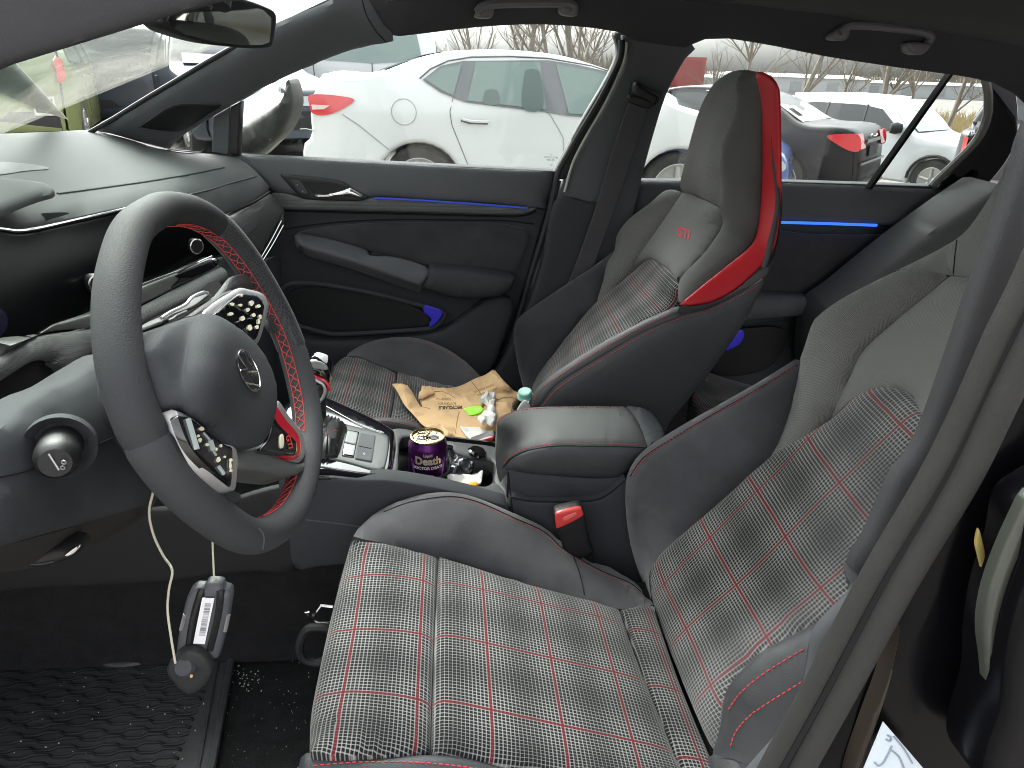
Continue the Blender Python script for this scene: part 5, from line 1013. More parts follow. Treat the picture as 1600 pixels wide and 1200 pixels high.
panel('tissue', [(*z3(1075, 375), 'pc', .058), z3(1150, 330), z3(1215, 315), z3(1222, 380), z3(1205, 450), z3(1235, 510), z3(1225, 580), z3(1190, 600), z3(1140, 570), z3(1105, 575), z3(1065, 520), z3(1110, 490), z3(1150, 440), z3(1130, 400)], WHITEP, N1, h=.012, w=.012, back=.002, noise=(.012, 45), step=2.5, angle=25)
N2 = thing('flat_napkin', 'flat white napkin under the crumpled one, beside the armrest', 'napkin', at(740, 675, 'pc', .05))
panel('tissue', [(*z3(905, 600), 'pc', .040), z3(905, 600), z3(1100, 605), z3(1240, 585), z3(1260, 600), z3(1240, 720), z3(1150, 740), z3(1020, 765), z3(1020, 765), z3(960, 680)], WHITEP, N2, h=.002, w=.01, back=.002, noise=(.006, 22))
BO = thing('plastic_bottle', 'clear plastic bottle with a pale green cap lying behind the armrest', 'bottle', at(820, 622, 'pc', .05))
bc0 = at(821, 622, 'y', .16); bax = np.array([-.12, -.25, .95]); bax /= np.linalg.norm(bax)
CLR = thin_glass('clear_plastic', (.88, .93, .92), 1.6)
mk('bottle_body', *lathe([(0, -.06), (.03, -.058), (.03, -.03), (.026, -.012), (.013, .004), (.0125, .014)], bc0, bax, 28), CLR, BO)
mk('bottle_cap', *lathe([(0, .018), (.011, .018), (.013, .016), (.013, .009), (.012, .008)][::-1], bc0, bax, 28), mat('pale_green_cap', (.20, .42, .36), .3), BO)
mk('neck_ring', *lathe([(.0145, .004), (.0165, .005), (.0145, .008)], bc0, bax, 28), MATS['pale_green_cap'], BO)
panel('bottle_label', [(808, 640, 'y', .135), (818, 626), (826, 630), (828, 640), (812, 646)], WHITEP, BO, h=.002, w=.004, back=.001)
# hanging tag with bar code
KT = thing('barcode_tag', 'grey plastic clip tag with a white bar code label hanging under the steering wheel', 'tag', at(320, 970, 'y', -.42))
kb = panel('tag_body', [(304, 918, 'y', -.42), (320, 917), (324, 910), (346, 911), (349, 918), (358, 921), (362, 929), (358, 962), (352, 990), (345, 1018), (338, 1027), (300, 1026), (280, 1020), (277, 1010), (284, 968), (293, 932)], mat('tag_grey', (.075, .08, .088), .45, bump=.1), KT, h=.006, w=.006, back=.010)
for pts in ([(316, 920), (303, 965), (294, 1018)], [(345, 922), (341, 960), (328, 1015)]):
    tube('tag_groove', online(pts, [kb], -.0015), .0045, mat('tag_dark', (.012, .012, .014), .4), kb, 8)
lab = panel('barcode_label', [(317, 932), (317, 932), (336, 932.5), (336, 932.5), (321, 1004), (321, 1004), (303, 1003), (303, 1003)], mat('white_label', (.82, .82, .84), .5), kb, on=[kb], eps=.0025, h=.0002, back=.0006, curve=False)
mbb = MB()
for i in range(34):
    t = .08+.80*i/34; w_ = random.choice((.25, .5, .8, 1.1))
    a = np.array([321.5, 938])*(1-t)+np.array([309, 1001])*t
    P = [cast(*(a+d), [lab], .0003) for d in (np.array([0, -w_*.5]), np.array([9.5, -w_*.5+.3]), np.array([9.5, w_*.5+.3]), np.array([0, w_*.5]))]
    if all(p is not None for p in P): mbb.add(P, [(0, 1, 2, 3)])
mbb.build('barcode', mat('barcode_grey', (.16, .17, .19), .6), lab, False)
for pts in ([(289, 960), (283, 984)], [(357, 961), (352, 986)]): tube('side_clip', pxline([(*pts[0], 'y', -.425), (*pts[1], 'y', -.425)], smooth=0), .0022, SAT, KT, 6)
RT = thing('round_tag', 'dark rubber alarm tag with a round boss at the lower end of the long cord', 'tag', at(297, 1048, 'y', -.44))
rt_ = panel('tag_disc', [(299, 1015, 'y', -.435), (318, 1023), (331, 1040), (331, 1055), (318, 1073), (299, 1083), (282, 1076), (266, 1058), (261, 1044), (270, 1030), (284, 1018)], RUB, RT, h=.005, w=.008, back=.008)
bcn = at(288, 1042, 'y', -.441); mk('boss', *lathe([(0, .004), (.009, .004), (.0115, .001), (.0125, -.003)][::-1], bcn, (0, -.8, .6), 26), mat('tag_grey2', (.05, .052, .056), .4), rt_)
mk('rivet', *lathe([(0, .002), (.0018, .002), (.0025, 0)][::-1], at(300, 1056, 'y', -.447), (0, -.8, .6), 14), mat('brass', (.8, .55, .35), .3, 1), rt_)
W1 = thing('tag_cord', 'long pale plastic cord looping down to the round rubber tag', 'cord', at(262, 950, 'y', -.43))
CORD = mat('pale_cord', (.55, .53, .42), .5)
tube('cord', pxline([(236, 745, 'y', -.40), (240, 764), (233, 800), (240, 836), (255, 868), (269, 891, 'y', -.43), (264, 921), (262, 955), (268, 1000, 'y', -.44), (274, 1036, 'y', -.445)]), .0013, CORD, W1, 8)
W2 = thing('tag_cord', 'short pale cord running straight from the steering wheel to the bar code tag', 'cord', at(333, 880, 'y', -.42))
tube('cord', pxline([(332, 842, 'y', -.40), (333, 870), (335, 914, 'y', -.42)]), .0011, CORD, W2, 8)
# floor mat with wave ribs
FM = thing('floor_mat', 'black rubber floor mat with raised wavy ribs in the driver footwell', 'floor mat', (-.6, -.3, .25))
FZ = .256
fm = panel('mat_base', [(-80, 1004, 'z', FZ), (70, 1010), (98, 1015), (140, 1029), (196, 1036), (262, 1021), (330, 1004), (350, 1001), (362, 1008), (366, 1024), (350, 1115), (330, 1220), (300, 1330), (-80, 1330)], mat('mat_rubber', (.036, .037, .039), .6, bump=.25, bscale=400, var=.6, vscale=6), FM, h=.004, w=.012, back=.008)
rim_ = [(0, 1004), (70, 1012), (98, 1017), (140, 1031), (196, 1038), (262, 1023), (330, 1007), (350, 1004), (359, 1010), (362, 1024), (346, 1115), (326, 1220)]
tube('mat_lip', pxline(rim_, 'z', FZ+.008), .006, MATS['mat_rubber'], fm, 8)
tube('mat_lip', pxline([(340, 1030), (326, 1110), (306, 1220)], 'z', FZ+.006), .003, MATS['mat_rubber'], fm, 8)
mr_ = MB(); x0, x1 = -.83, -.405; nrow = 0
dr = np.array([1, .02, 0]); 
for j in range(18):
    y0 = -.075-.027*j
    for sg in (1, -1):
        P = []
        xe = x1+(.10*(j*.027)-.0)*0
        nst = 92
        for i in range(nst+1):
            x = x0+(x1-x0)*i/nst; ph = (x/.062+ (.5 if j % 2 else 0)) % 1
            tri = 1 if ph < .35 else (1-(ph-.35)/.15 if ph < .5 else (0 if ph < .85 else (ph-.85)/.15))
            P.append((x, y0+sg*(.0035+.0052*tri), FZ+.0055))
        P = [p for p in P if (lambda q: q[0] < 338-(q[1]-1020)*.17 and q[1] > 1012+0)(proj(p))]
        if len(P) > 3: mr_.tube(P, .0019, 5)
mr_.build('wave_ribs', mat('rib_rubber', (.008, .008, .009), .45), fm)
cr_ = MB()
def crumb(px, py, s, z=.247):
    p = at(px, py, 'z', z); cr_.box(p, (s, s*random.uniform(.4, 1), s*.5), ax=np.array(Matrix.Rotation(random.uniform(0, 3), 3, 'Z')))
for i in range(70): crumb(random.gauss(430, 45), random.gauss(985, 60), random.uniform(.0008, .002))
for i in range(40): crumb(random.gauss(385, 16), random.gauss(1058, 12), random.uniform(.001, .0028))
for i in range(70): crumb(random.uniform(350, 485), random.uniform(920, 1200), random.uniform(.0006, .0016))
for i in range(40): crumb(random.uniform(20, 340), random.uniform(1050, 1200), random.uniform(.0008, .0022), FZ+.007)
crumb(434, 872, .003, .25)
o = cr_.build('crumbs', mat('pale_crumbs', (.5, .5, .48), .8), None, False); setp(o, kind='stuff')
# ================================================================== parking lot, cars, trees
GZ = -.13
def gz(x, y):
    t = min(1, max(0, (x+.55*(y-6)-1.5)/7.5)); return -.13-.82*t*t*(3-2*t)
def hfun(g, cfg):
    def hw(x, z):
        L, W, belt, top = cfg['L'], cfg['W'], cfg['belt'], cfg['top']
        w = W/2
        e = min(x, L-x); w *= 1-.16*max(0, 1-e/.55)**2
        if z > belt: w -= .26*((z-belt)/(top-belt))**1.2*.9
        if z < .45: w -= .05*(.45-z)/.3
        return w
    return hw
def car(name, label, prof, cfg, paint, loc, rot, wins=(), wheels=((.95, .33), (3.6, .33)), lights=(), glassy=(), extra=None, group='cars parked around the lot', cat='car', near=-1, arch=.37, GZ=None):
    if GZ is None: GZ = gz(loc[0]+cfg['L']/2*math.cos(rot), loc[1]+cfg['L']/2*math.sin(rot))
    """prof: closed side outline (x rear->front, z); built round and tapered, then placed"""
    root = thing(name, label, cat, (loc[0], loc[1], GZ), group, rot)
    Rm = Matrix.Rotation(rot, 4, 'Z'); T = Matrix.Translation((loc[0], loc[1], GZ)) @ Rm
    def wp(x, y, z): return np.array(T @ Vector((x, y, z)))
    hw = hfun(0, cfg)
    P = cr_closed([(a, b, 0) for a, b in prof], 5)[:, :2]
    # arches
    base = [(x, z) for x, z in P]
    for wx, wz in wheels:
        pass
    P = resamp(np.array(base), .07, True)
    for wx, wz in wheels:
        ins = [(wx-arch*1.0, None)]
        Q = []
        for x, z in P:
            if z < .42 and abs(x-wx) < arch:
                Q.append((x, wz-.02+math.sqrt(max(0, arch*arch-(x-wx)**2))*.99)) if z < wz+.06 or True else None
            else: Q.append((x, z))
        P = np.array(Q)
    nx = np.roll(P, -1, 0)-np.roll(P, 1, 0); ln = np.maximum(np.hypot(nx[:, 0], nx[:, 1]), 1e-9); nr = np.stack([-nx[:, 1]/ln, nx[:, 0]/ln], 1)
    ar = .5*np.sum(P[:, 0]*np.roll(P[:, 1], -1)-np.roll(P[:, 0], -1)*P[:, 1])
    if ar < 0: nr = -nr
    secs = [(-1, .05), (-.985, .02), (-.94, .004), (-.6, 0), (0, -.01), (.6, 0), (.94, .004), (.985, .02), (1, .05)]
    V = []; n = len(P)
    for s, ins in secs:
        for (x, z), nn in zip(P, nr):
            x2, z2 = x+nn[0]*ins, z+nn[1]*ins; V.append(wp(x2, s*hw(x, z), z2))
    Fc = [(k*n+i, k*n+(i+1) % n, (k+1)*n+(i+1) % n, (k+1)*n+i) for k in range(len(secs)-1) for i in range(n)]
    ring = P+nr*.05
    V2, Tt, nb = fill2d(ring, .14)
    for sgn, k0 in ((-1, 0), (1, (len(secs)-1)*n)):
        o0 = len(V); 
        for (x, z) in V2: V.append(wp(x, sgn*hw(x, z), z))
        for t in Tt: Fc.append(tuple(o0+i for i in t))
    body = mk('body', V, Fc, paint, root, True, None, 45)
    bm = bmesh.new(); bm.from_mesh(body.data); bmesh.ops.remove_doubles(bm, verts=bm.verts, dist=.004); bmesh.ops.recalc_face_normals(bm, faces=bm.faces); bm.to_mesh(body.data); bm.free()
    def side(nm, poly, mt, off=.006, sides=(-1, 1), par=None, curve=False, dd=.006):
        pp = cr_closed([(a, b, 0) for a, b in poly], 5)[:, :2] if curve else resub(np.array([(a, b, 1) for a, b in poly], float), .12)[:, :2]
        A, T2, nb = fill2d(pp, .12)
        for sd in sides:
            Vv = [wp(x, sd*(hw(x, z)+off), z) for x, z in A]+[wp(x, sd*(hw(x, z)+off-dd), z) for x, z in A]; k = len(A)
            ff = [t for t in T2]+[tuple(i+k for i in t[::-1]) for t in T2]+[(i, (i+1) % nb, (i+1) % nb+k, i+k) for i in range(nb)]
            r_ = mk(nm, Vv, ff, mt, par or root, True)
        return r_
    def line(nm, pts, mt, r=.004, off=.004, sides=(-1, 1), par=None):
        for sd in sides:
            tube(nm, [wp(x, sd*(hw(x, z)+off), z) for x, z in resub2(pts, .08)], r, mt, par or body, 5)
    def resub2(pts, st):
        out = []
        for a, b in zip(pts, pts[1:]):
            L_ = math.hypot(b[0]-a[0], b[1]-a[1]); m_ = max(1, int(L_/st))
            out += [(a[0]+(b[0]-a[0])*i/m_, a[1]+(b[1]-a[1])*i/m_) for i in range(m_)]
        return out+[pts[-1]]
    def patch(nm, pts, y0, y1, mt, off=.01, th=.01, par=None):
        """band across the car following outline points (x,z)"""
        m_ = 8; A = [];
        for j in range(m_+1):
            yy = y0+(y1-y0)*j/m_
            for (x, z) in pts:
                h_ = hw(x, z); A.append(wp(x, yy*h_, z))
        k = len(pts); nn = []
        d = np.array([pts[-1][1]-pts[0][1], -(pts[-1][0]-pts[0][0])]); d /= np.linalg.norm(d)
        c_ = (cfg['L']/2, .7); 
        if d[0]*(pts[0][0]-c_[0])+d[1]*(pts[0][1]-c_[1]) < 0: d = -d
        dv = np.array(T.to_3x3() @ Vector((d[0], 0, d[1])))
        F_ = [a+dv*off for a in A]; B_ = [a+dv*(off-th) for a in A]; o0 = len(A)
        ff = [(j*k+i, j*k+i+1, (j+1)*k+i+1, (j+1)*k+i) for j in range(m_) for i in range(k-1)]
        ff2 = [tuple(i+o0 for i in f[::-1]) for f in ff]
        return mk(nm, F_+B_, ff+ff2+[(0, 1, 1+o0, o0)], mt, par or root, True)
    for poly, mt in wins: side('window', poly, mt, .014)
    for wx, wz in wheels:
        for sd in (-1, 1):
            h_ = hw(wx, .4); yc = sd*(h_-.11)
            d_ = np.array(T.to_3x3() @ Vector((0, sd, 0)))
            c_ = wp(wx, yc, wz)
            w_ = mk('tyre', *lathe([(0, -.1), (.30, -.1), (wz-.02, -.09), (wz, -.06), (wz, .06), (wz-.02, .095), (.235, .10), (.225, .08), (0, .07)], c_, d_, 36), TYRE, root)
            mb = MB()
            mb.add(*lathe([(.19, .085), (.232, .104), (.238, .1), (.2, .075)], c_, d_, 30))
            mb.add(*lathe([(0, .09), (.06, .095), (.065, .07), (0, .06)], c_, d_, 16))
            u_ = np.array(T.to_3x3() @ Vector((1, 0, 0))); v_ = np.array((0, 0, 1.))
            for q in range(cfg.get('spokes', 5)):
                a = 2*math.pi*q/cfg.get('spokes', 5)+.4; dd = math.cos(a)*u_+math.sin(a)*v_
                mb.tube([c_+d_*.085+dd*.04, c_+d_*.092+dd*.21], [.034, .024], 8)
            mb.build('rim', RIMM, w_)
    api = dict(root=root, side=side, line=line, patch=patch, wp=wp, body=body, hw=hw)
    if extra: extra(api)
    return root
TYRE = mat('tyre', (.035, .034, .032), .85, bump=.4, bscale=60, var=.4, vscale=10)
RIMM = mat('alloy', (.42, .42, .40), .4, .7)
WPT = mat('white_car_paint', (.72, .73, .72), .25, coat=.6)
WPT2 = mat('white_suv_paint', (.58, .60, .61), .3, coat=.6)
DPT = mat('black_sedan_paint', (.012, .011, .012), .35, spec=.3, coat=.15)
BPT = mat('blue_car_paint', (.035, .09, .30), .25, coat=.8)
NPT = mat('navy_car_paint', (.03, .037, .05), .35, coat=.3)
YGP = mat('yellow_green_paint', (.15, .18, .07), .4, coat=.3)
CGL = mat('tinted_car_glass', (.10, .125, .12), .08, coat=1)
CGD = mat('dark_car_glass', (.03, .033, .033), .12, coat=.6)
CGG = mat('pale_car_glass', (.17, .23, .21), .1, coat=1)
TRED = mat('tail_light_red', (.62, .03, .035), .15, coat=1, emit=(.6, .03, .03), est=.0)
TRW = mat('tail_light_clear', (.75, .60, .55), .15, coat=1)
HLG = mat('headlight_glass', (.45, .48, .48), .1, .3, coat=1)
PLB_ = mat('black_trim_ext', (.018, .018, .018), .6)
GAP = mat('panel_gap', (.10, .10, .10), .8)
GAPW = mat('panel_gap_soft', (.38, .38, .38), .8)
def seats_in(a):
    # head restraints seen through the panes
    for (px, py, w_, h_) in ((833, 139, .17, .30), (768, 151, .13, .11)):
        x_, z_ = wx(px, py)
        a['side']('headrest_seen', [(x_-w_/2, z_-h_/2), (x_-w_*.42, z_+h_*.35), (x_-w_*.2, z_+h_/2), (x_+w_*.2, z_+h_/2), (x_+w_*.42, z_+h_*.35), (x_+w_/2, z_-h_/2)], mat('seen_seat', (.12, .155, .145), .6), .026, (-1,), curve=True, dd=.003)
# ---- large white sedan
YN = 5.45
def wl(px, py, Y=YN): p = at(px, py, 'y', Y); return p[0], p[2]-GZ
X0, _ = wl(464, 215)
def wx(px, py): a, b = wl(px, py); return (a-X0, b)
sed = [(.03, .25), (.0, .40), (.0, .56), (.03, .66), (.10, .72), (.10, .88), (.13, 1.0), (.16, 1.10)]
sed += [wx(500, 115), wx(545, 118), wx(590, 113), wx(632, 97), wx(665, 86), wx(700, 80), wx(760, 77), wx(815, 78), wx(865, 83), wx(910, 93)]
xl, zl = sed[-1]
sed += [(xl+.45, zl-.13), (xl+.85, .98+.10), (xl+1.25, .98), (xl+1.55, .86), (4.16, .70), (4.22, .5), (4.18, .26), (3.95, .20), (2.3, .20), (.4, .22)]
qw = [wx(664, 124), wx(690, 107), wx(722, 100), wx(708, 149), wx(690, 141)]
w1_ = [wx(745, 96), wx(847, 97), wx(853, 171), wx(730, 157)]
w2_ = [wx(872, 100), wx(935, 112), wx(1010, 135), wx(1010, 184), wx(888, 177)]
surr = [wx(660, 125), wx(688, 103), wx(724, 95), wx(860, 94), wx(905, 101), wx(950, 111), wx(1020, 134), wx(1020, 190), wx(888, 181), wx(853, 175), wx(728, 160), wx(708, 152), wx(688, 144)]
def ex_white(a):
    s = a['side']; ln = a['line']
    s('tail_light', [wx(481, 149), wx(520, 149), wx(553, 155), wx(540, 167), wx(520, 177), wx(500, 181), wx(485, 177), wx(481, 165)], TRED, .012, curve=True, dd=.03)
    s('tail_light_lens', [wx(484, 164), wx(515, 165), wx(505, 171), wx(486, 172)], TRW, .016, dd=.01)
    ln('chrome_window_line', [wx(655, 123), wx(672, 108), wx(700, 95), wx(737, 89), wx(800, 88), wx(860, 91), wx(930, 103), wx(1000, 126)], GAP, .006)
    ln('seam', [wx(535, 179), wx(560, 195), wx(608, 234)], GAPW, .004)
    ln('seam', [wx(708, 152), wx(703, 175), wx(706, 195), wx(720, 230), wx(733, 262)], GAP, .003)
    ln('seam', [wx(853, 175), wx(860, 180), wx(872, 200), wx(880, 215), wx(881, 262)], GAPW, .003)
    ln('door_handle', [wx(720, 188), wx(733, 192), wx(762, 193)], GAP, .009, .02)
    ln('handle_top', [wx(722, 185.5), wx(735, 189), wx(764, 190)], WPT, .012, .03)
    c_ = wx(631, 175); 
    ln('fuel_door', [(c_[0]+.105*math.cos(t), c_[1]+.105*math.sin(t)) for t in np.linspace(0, 6.283, 25)], GAPW, .003)
    ln('bumper_crease', [wx(464, 204), wx(475, 203), wx(487, 205)], GAPW, .004)
    for hx in (815, 765):
        x_, z_ = wx(hx, 150); w_ = a['wp']
        mb = MB(); p = w_(x_, -.45, z_+.06); mb.add(*lathe([(0, -.14), (.09, -.14), (.12, -.05), (.12, .05), (.09, .13), (0, .14)], p, (0, 0, 1), 14)); 
    a['patch']('rear_window', [wx(590, 111), wx(632, 96), wx(665, 86), wx(690, 82)], -.8, .8, CGG)
car('parked_car', 'large white sedan right outside the passenger window, its red tail light at its left end', sed, dict(L=4.22, W=1.82, belt=1.0, top=1.5), WPT, (X0, YN+.91), 0, GZ=-.13,
    wins=[(surr, mat('window_surround', (.15, .155, .165), .3, coat=.5)), ], wheels=[(wx(655, 262)[0], .33), (3.38, .33)], extra=lambda a: (ex_white(a), a['side']('window_pane', qw, CGG, .022), a['side']('window_pane', w1_, CGG, .022), a['side']('window_pane', w2_, CGG, .022), seats_in(a)), arch=.38)
SEDAN = [(.05, .28), (.0, .45), (.02, .62), (.06, .85), (.14, 1.02), (.35, 1.06), (.80, 1.07), (1.15, 1.25), (1.55, 1.40), (2.1, 1.46), (2.6, 1.45), (3.05, 1.33), (3.6, 1.03), (4.2, .93), (4.65, .80), (4.78, .62), (4.78, .35), (4.6, .22), (2.4, .20), (.4, .22)]
SEDW = [(1.18, 1.10), (1.55, 1.30), (2.1, 1.38), (2.6, 1.37), (2.98, 1.27), (3.38, 1.06), (2.4, 1.02), (1.4, 1.02)]
SUV = [(.05, .35), (.0, .50), (.02, .75), (.05, 1.05), (.14, 1.25), (.32, 1.58), (.5, 1.70), (1.2, 1.76), (2.2, 1.76), (2.75, 1.68), (3.15, 1.38), (3.42, 1.16), (4.2, 1.06), (4.68, .92), (4.8, .7), (4.78, .42), (4.6, .28), (2.4, .28), (.4, .30)]
SUVW = [(.42, 1.20), (.55, 1.52), (1.2, 1.62), (2.2, 1.62), (2.62, 1.56), (3.1, 1.2), (2.2, 1.14), (1.2, 1.14)]
PICK = [(.05, .5), (.0, .7), (.02, 1.25), (.1, 1.32), (1.9, 1.32), (1.98, 1.38), (2.1, 1.85), (2.4, 1.95), (3.3, 1.95), (3.7, 1.82), (4.15, 1.32), (5.0, 1.25), (5.6, 1.12), (5.75, .85), (5.72, .5), (5.5, .38), (2.9, .38), (.4, .42)]
PICKW = [(2.18, 1.38), (2.3, 1.78), (3.3, 1.82), (3.6, 1.72), (3.98, 1.36), (3.0, 1.32)]
def std(front=True, rear=True, gl=CGL, suv=False, bump=None, plate=True):
    def f(a):
        p = a['patch']; s = a['side']; ln = a['line']
        if suv:
            p('rear_window', [(.16, 1.28), (.33, 1.56)], -.78, .78, gl); p('windshield', [(2.80, 1.62), (3.12, 1.38), (3.36, 1.20)], -.82, .82, gl)
            s('tail_light', [(.03, .95), (.03, 1.2), (.12, 1.25), (.22, 1.2), (.16, .98)], TRED, .01)
            s('head_light', [(4.45, .85), (4.4, .98), (4.62, .96), (4.76, .84), (4.74, .74)], HLG, .012, curve=True)
            p('lower_bumper', [(4.80, .66), (4.80, .42)], -.9, .9, PLB_); p('grille', [(4.75, .88), (4.80, .72)], -.4, .4, PLB_)
            p('rear_bumper', [(.03, .36), (.0, .52), (.01, .62)], -.95, .95, PLB_)
        else:
            p('rear_window', [(.82, 1.075), (1.15, 1.245), (1.5, 1.375)], -.8, .8, gl); p('windshield', [(2.65, 1.44), (3.05, 1.325), (3.52, 1.07)], -.82, .82, gl)
            s('tail_light', [(.02, .80), (.05, .95), (.14, .99), (.42, .95), (.30, .86), (.12, .78)], TRED, .01, curve=True)
            s('head_light', [(4.25, .74), (4.3, .84), (4.55, .80), (4.74, .68), (4.70, .60), (4.5, .64)], HLG, .012, curve=True)
            p('grille', [(4.76, .70), (4.79, .52)], -.45, .45, PLB_); p('lower_grille', [(4.79, .44), (4.75, .30)], -.6, .6, PLB_)
            p('rear_bumper', [(.03, .30), (.0, .42)], -.9, .9, PLB_)
        for xx in ((1.75, 2.75) if not suv else (1.55, 2.45)):
            ln('seam', [(xx, 1.0), (xx+.02, .7), (xx-.02, .32)], GAP, .004)
            ln('door_handle', [(xx-.32, .88 if not suv else 1.0), (xx-.14, .885 if not suv else 1.005)], GAP, .012, .02)
        ln('window_post', [(1.9 if not suv else 1.5, 1.38 if not suv else 1.62), (1.92 if not suv else 1.5, 1.02 if not suv else 1.15)], PLB_, .03, .004)
        ln('window_post', [(2.75 if not suv else 2.3, 1.38 if not suv else 1.62), (2.85 if not suv else 2.35, 1.0 if not suv else 1.15)], PLB_, .025, .004)
    return f
def arch_trim(a, xs):
    for x in xs:
        a['line']('arch_trim', [(x+.44*math.cos(t), .38+.44*math.sin(t)) for t in np.linspace(0, math.pi, 14)], PLB_, .03, .0)
def ground_at(px, py): return at(px, py, 'z', GZ)
# black sedan seen from its rear corner, through the rear door glass
def ex_gen(a):
    std()(a); p = a['patch']
    p('chrome_bar', [(.035, .86), (.045, .90)], -.55, .55, CHR, .02, .02); p('chrome_bumper_line', [(.0, .60), (.005, .63)], -.93, .93, CHR, .02, .02)
    p('tail_light', [(.03, .80), (.10, .98)], -.97, -.62, TRED, .014); p('tail_light', [(.03, .80), (.10, .98)], .62, .97, TRED, .014)
    p('tail_light_lens', [(.035, .84), (.06, .92)], -.66, -.56, TRW, .02)
    p('plate_recess', [(.02, .68), (.03, .82)], -.32, .32, mat('plate_shadow', (.04, .04, .042), .5), .012)
    e = a['wp'](.04, 0, .955); MB().tube([e+np.array([.09*math.cos(t)*.8, -.0+.09*math.cos(t)*.6, .035*math.sin(t)]) for t in np.linspace(3.3, 6.1, 8)], .012, 6).build('badge', CHR, a['root'])
    a['line']('chrome_window_line', [(1.25, 1.02), (1.22, 1.10), (1.5, 1.30), (1.8, 1.38), (2.2, 1.405)], CHR, .010, .012)
    MB().add(*lathe([(.05, -.04), (.055, .04), (.045, .04), (.04, -.04)], a['wp'](-.02, -.55, .34), np.array([1, .3, 0]), 16)).build('exhaust_pipe', CHR, a['root'])
    a['patch']('window_sticker', [(.95, 1.16), (1.12, 1.245)], .25, .5, WHITEP, .016, .004)
g = ground_at(1385, 285)
car('parked_car', 'black sedan with red tail lights and chrome bumper line, seen through the rear door glass', SEDAN, dict(L=4.78, W=1.86, belt=1.02, top=1.46), DPT, tuple(at(1372, 209, 'y', 8.6)[:2]), rad(139), GZ=-.45, wins=[(SEDW, CGD)], extra=ex_gen, wheels=((.95, .33), (3.85, .33)))
car('parked_car', 'white sport utility vehicle behind the black sedan, front turned to the right', SUV, dict(L=4.8, W=1.92, belt=1.15, top=1.76, spokes=5), WPT2, tuple((at(1455, 272, 'y', 12)-np.array(Matrix.Rotation(rad(-55), 3, 'Z') @ Vector((3.85, -.96, 0))))[:2]), rad(-55), GZ=-.93, wins=[(SUVW, CGD)], extra=lambda a: (std(suv=True)(a), a['line']('roof_rail', [(.6, 1.74), (1.4, 1.79), (2.5, 1.76)], WPT2, .025, -.12), arch_trim(a, (.9, 3.85)), MB().add(*lathe([(0, -.12), (.09, -.1), (.11, 0), (.08, .1), (0, .12)], a['wp'](3.05, -1.05, 1.25), (1, -.4, 0), 12)).build('door_mirror', PLB_, a['root'])), wheels=((.9, .38), (3.85, .38)), arch=.43)
car('parked_car', 'blue hatchback mostly hidden behind the passenger headrest, nose to the right', SEDAN, dict(L=4.78, W=1.8, belt=1.02, top=1.46), BPT, tuple((at(1247, 200, 'y', 7.75)-np.array([4.78*math.cos(rad(27)), -4.78*math.sin(rad(27)), 0]))[:2]), rad(-27), GZ=-.42, wins=[(SEDW, CGG)], extra=std(), wheels=((.95, .33), (3.85, .33)))
def ex_pick(a):
    p = a['patch']; s = a['side']
    s('tail_light', [(.02, .85), (.02, 1.25), (.12, 1.25), (.12, .85)], TRED, .012); p('tail_light', [(.0, .85), (.02, 1.25)], -.99, -.84, TRED, .012)
    p('rear_bumper', [(-.12, .5), (-.12, .72), (.02, .74)], -.95, .95, mat('grey_bumper', (.20, .20, .20), .4, .5), .0, .04)
    p('windshield', [(3.72, 1.80), (4.13, 1.34)], -.85, .85, CGL); p('rear_window', [(1.98, 1.42), (2.08, 1.78)], -.7, .7, CGD)
    p('bed_cover', [(.1, 1.36), (1.9, 1.36)], -.92, .92, PLB_, .02, .04)
car('parked_truck', 'black pickup corner with a tall red tail light in the rear quarter window', PICK, dict(L=5.75, W=1.98, belt=1.35, top=1.95), mat('black_truck_paint', (.02, .02, .022), .35, coat=.5), tuple((at(1493, 215, 'y', 8.6)+np.array([.77, -.64, 0]))[:2]), rad(50), GZ=-.75, wins=[(PICKW, CGD)], extra=ex_pick, wheels=((1.1, .38), (4.6, .38)), arch=.44, cat='truck')
# white pickup and another white truck beyond the white sedan
def ex_wt(a):
    ex_pick(a); p = a['patch']; p('grille', [(5.66, 1.08), (5.76, .72)], -.75, .75, PLB_); a['side']('head_light', [(5.35, .95), (5.35, 1.12), (5.66, 1.06), (5.70, .92)], HLG, .014)
    a['line']('seam', [(3.0, 1.75), (2.98, .5)], GAP, .008); a['line']('seam', [(3.95, 1.35), (3.9, .6)], GAP, .008)
    MB().add(*lathe([(0, -.13), (.1, -.1), (.12, 0), (.1, .1), (0, .13)], a['wp'](3.95, -1.1, 1.42), (0, 0, 1), 12)).build('door_mirror', PLB_, a['root'])
car('parked_truck', 'white crew cab pickup whose window shows above the white sedan trunk', PICK, dict(L=5.75, W=2.0, belt=1.35, top=1.95), WPT, (1.9, 12.0), rad(172), wins=[(PICKW, CGG)], extra=ex_wt, wheels=((1.1, .38), (4.6, .38)), arch=.44, cat='truck')
car('parked_truck', 'white truck facing the camera, its square headlight seen over the white sedan trunk', PICK, dict(L=5.75, W=2.0, belt=1.35, top=1.95), WPT2, (-2.4, 19.5), rad(-70), wins=[(PICKW, CGL)], extra=ex_wt, wheels=((1.1, .38), (4.6, .38)), arch=.44, cat='truck')
def ex_bk(a):
    std(suv=True)(a); a['side']('head_light_unit', [(4.35, .80), (4.3, .98), (4.62, .96), (4.78, .86), (4.72, .70), (4.5, .72)], HLG, .02, curve=True)
    a['patch']('headlight_glow', [(4.74, .84), (4.80, .72)], .5, .9, HLG, .02)
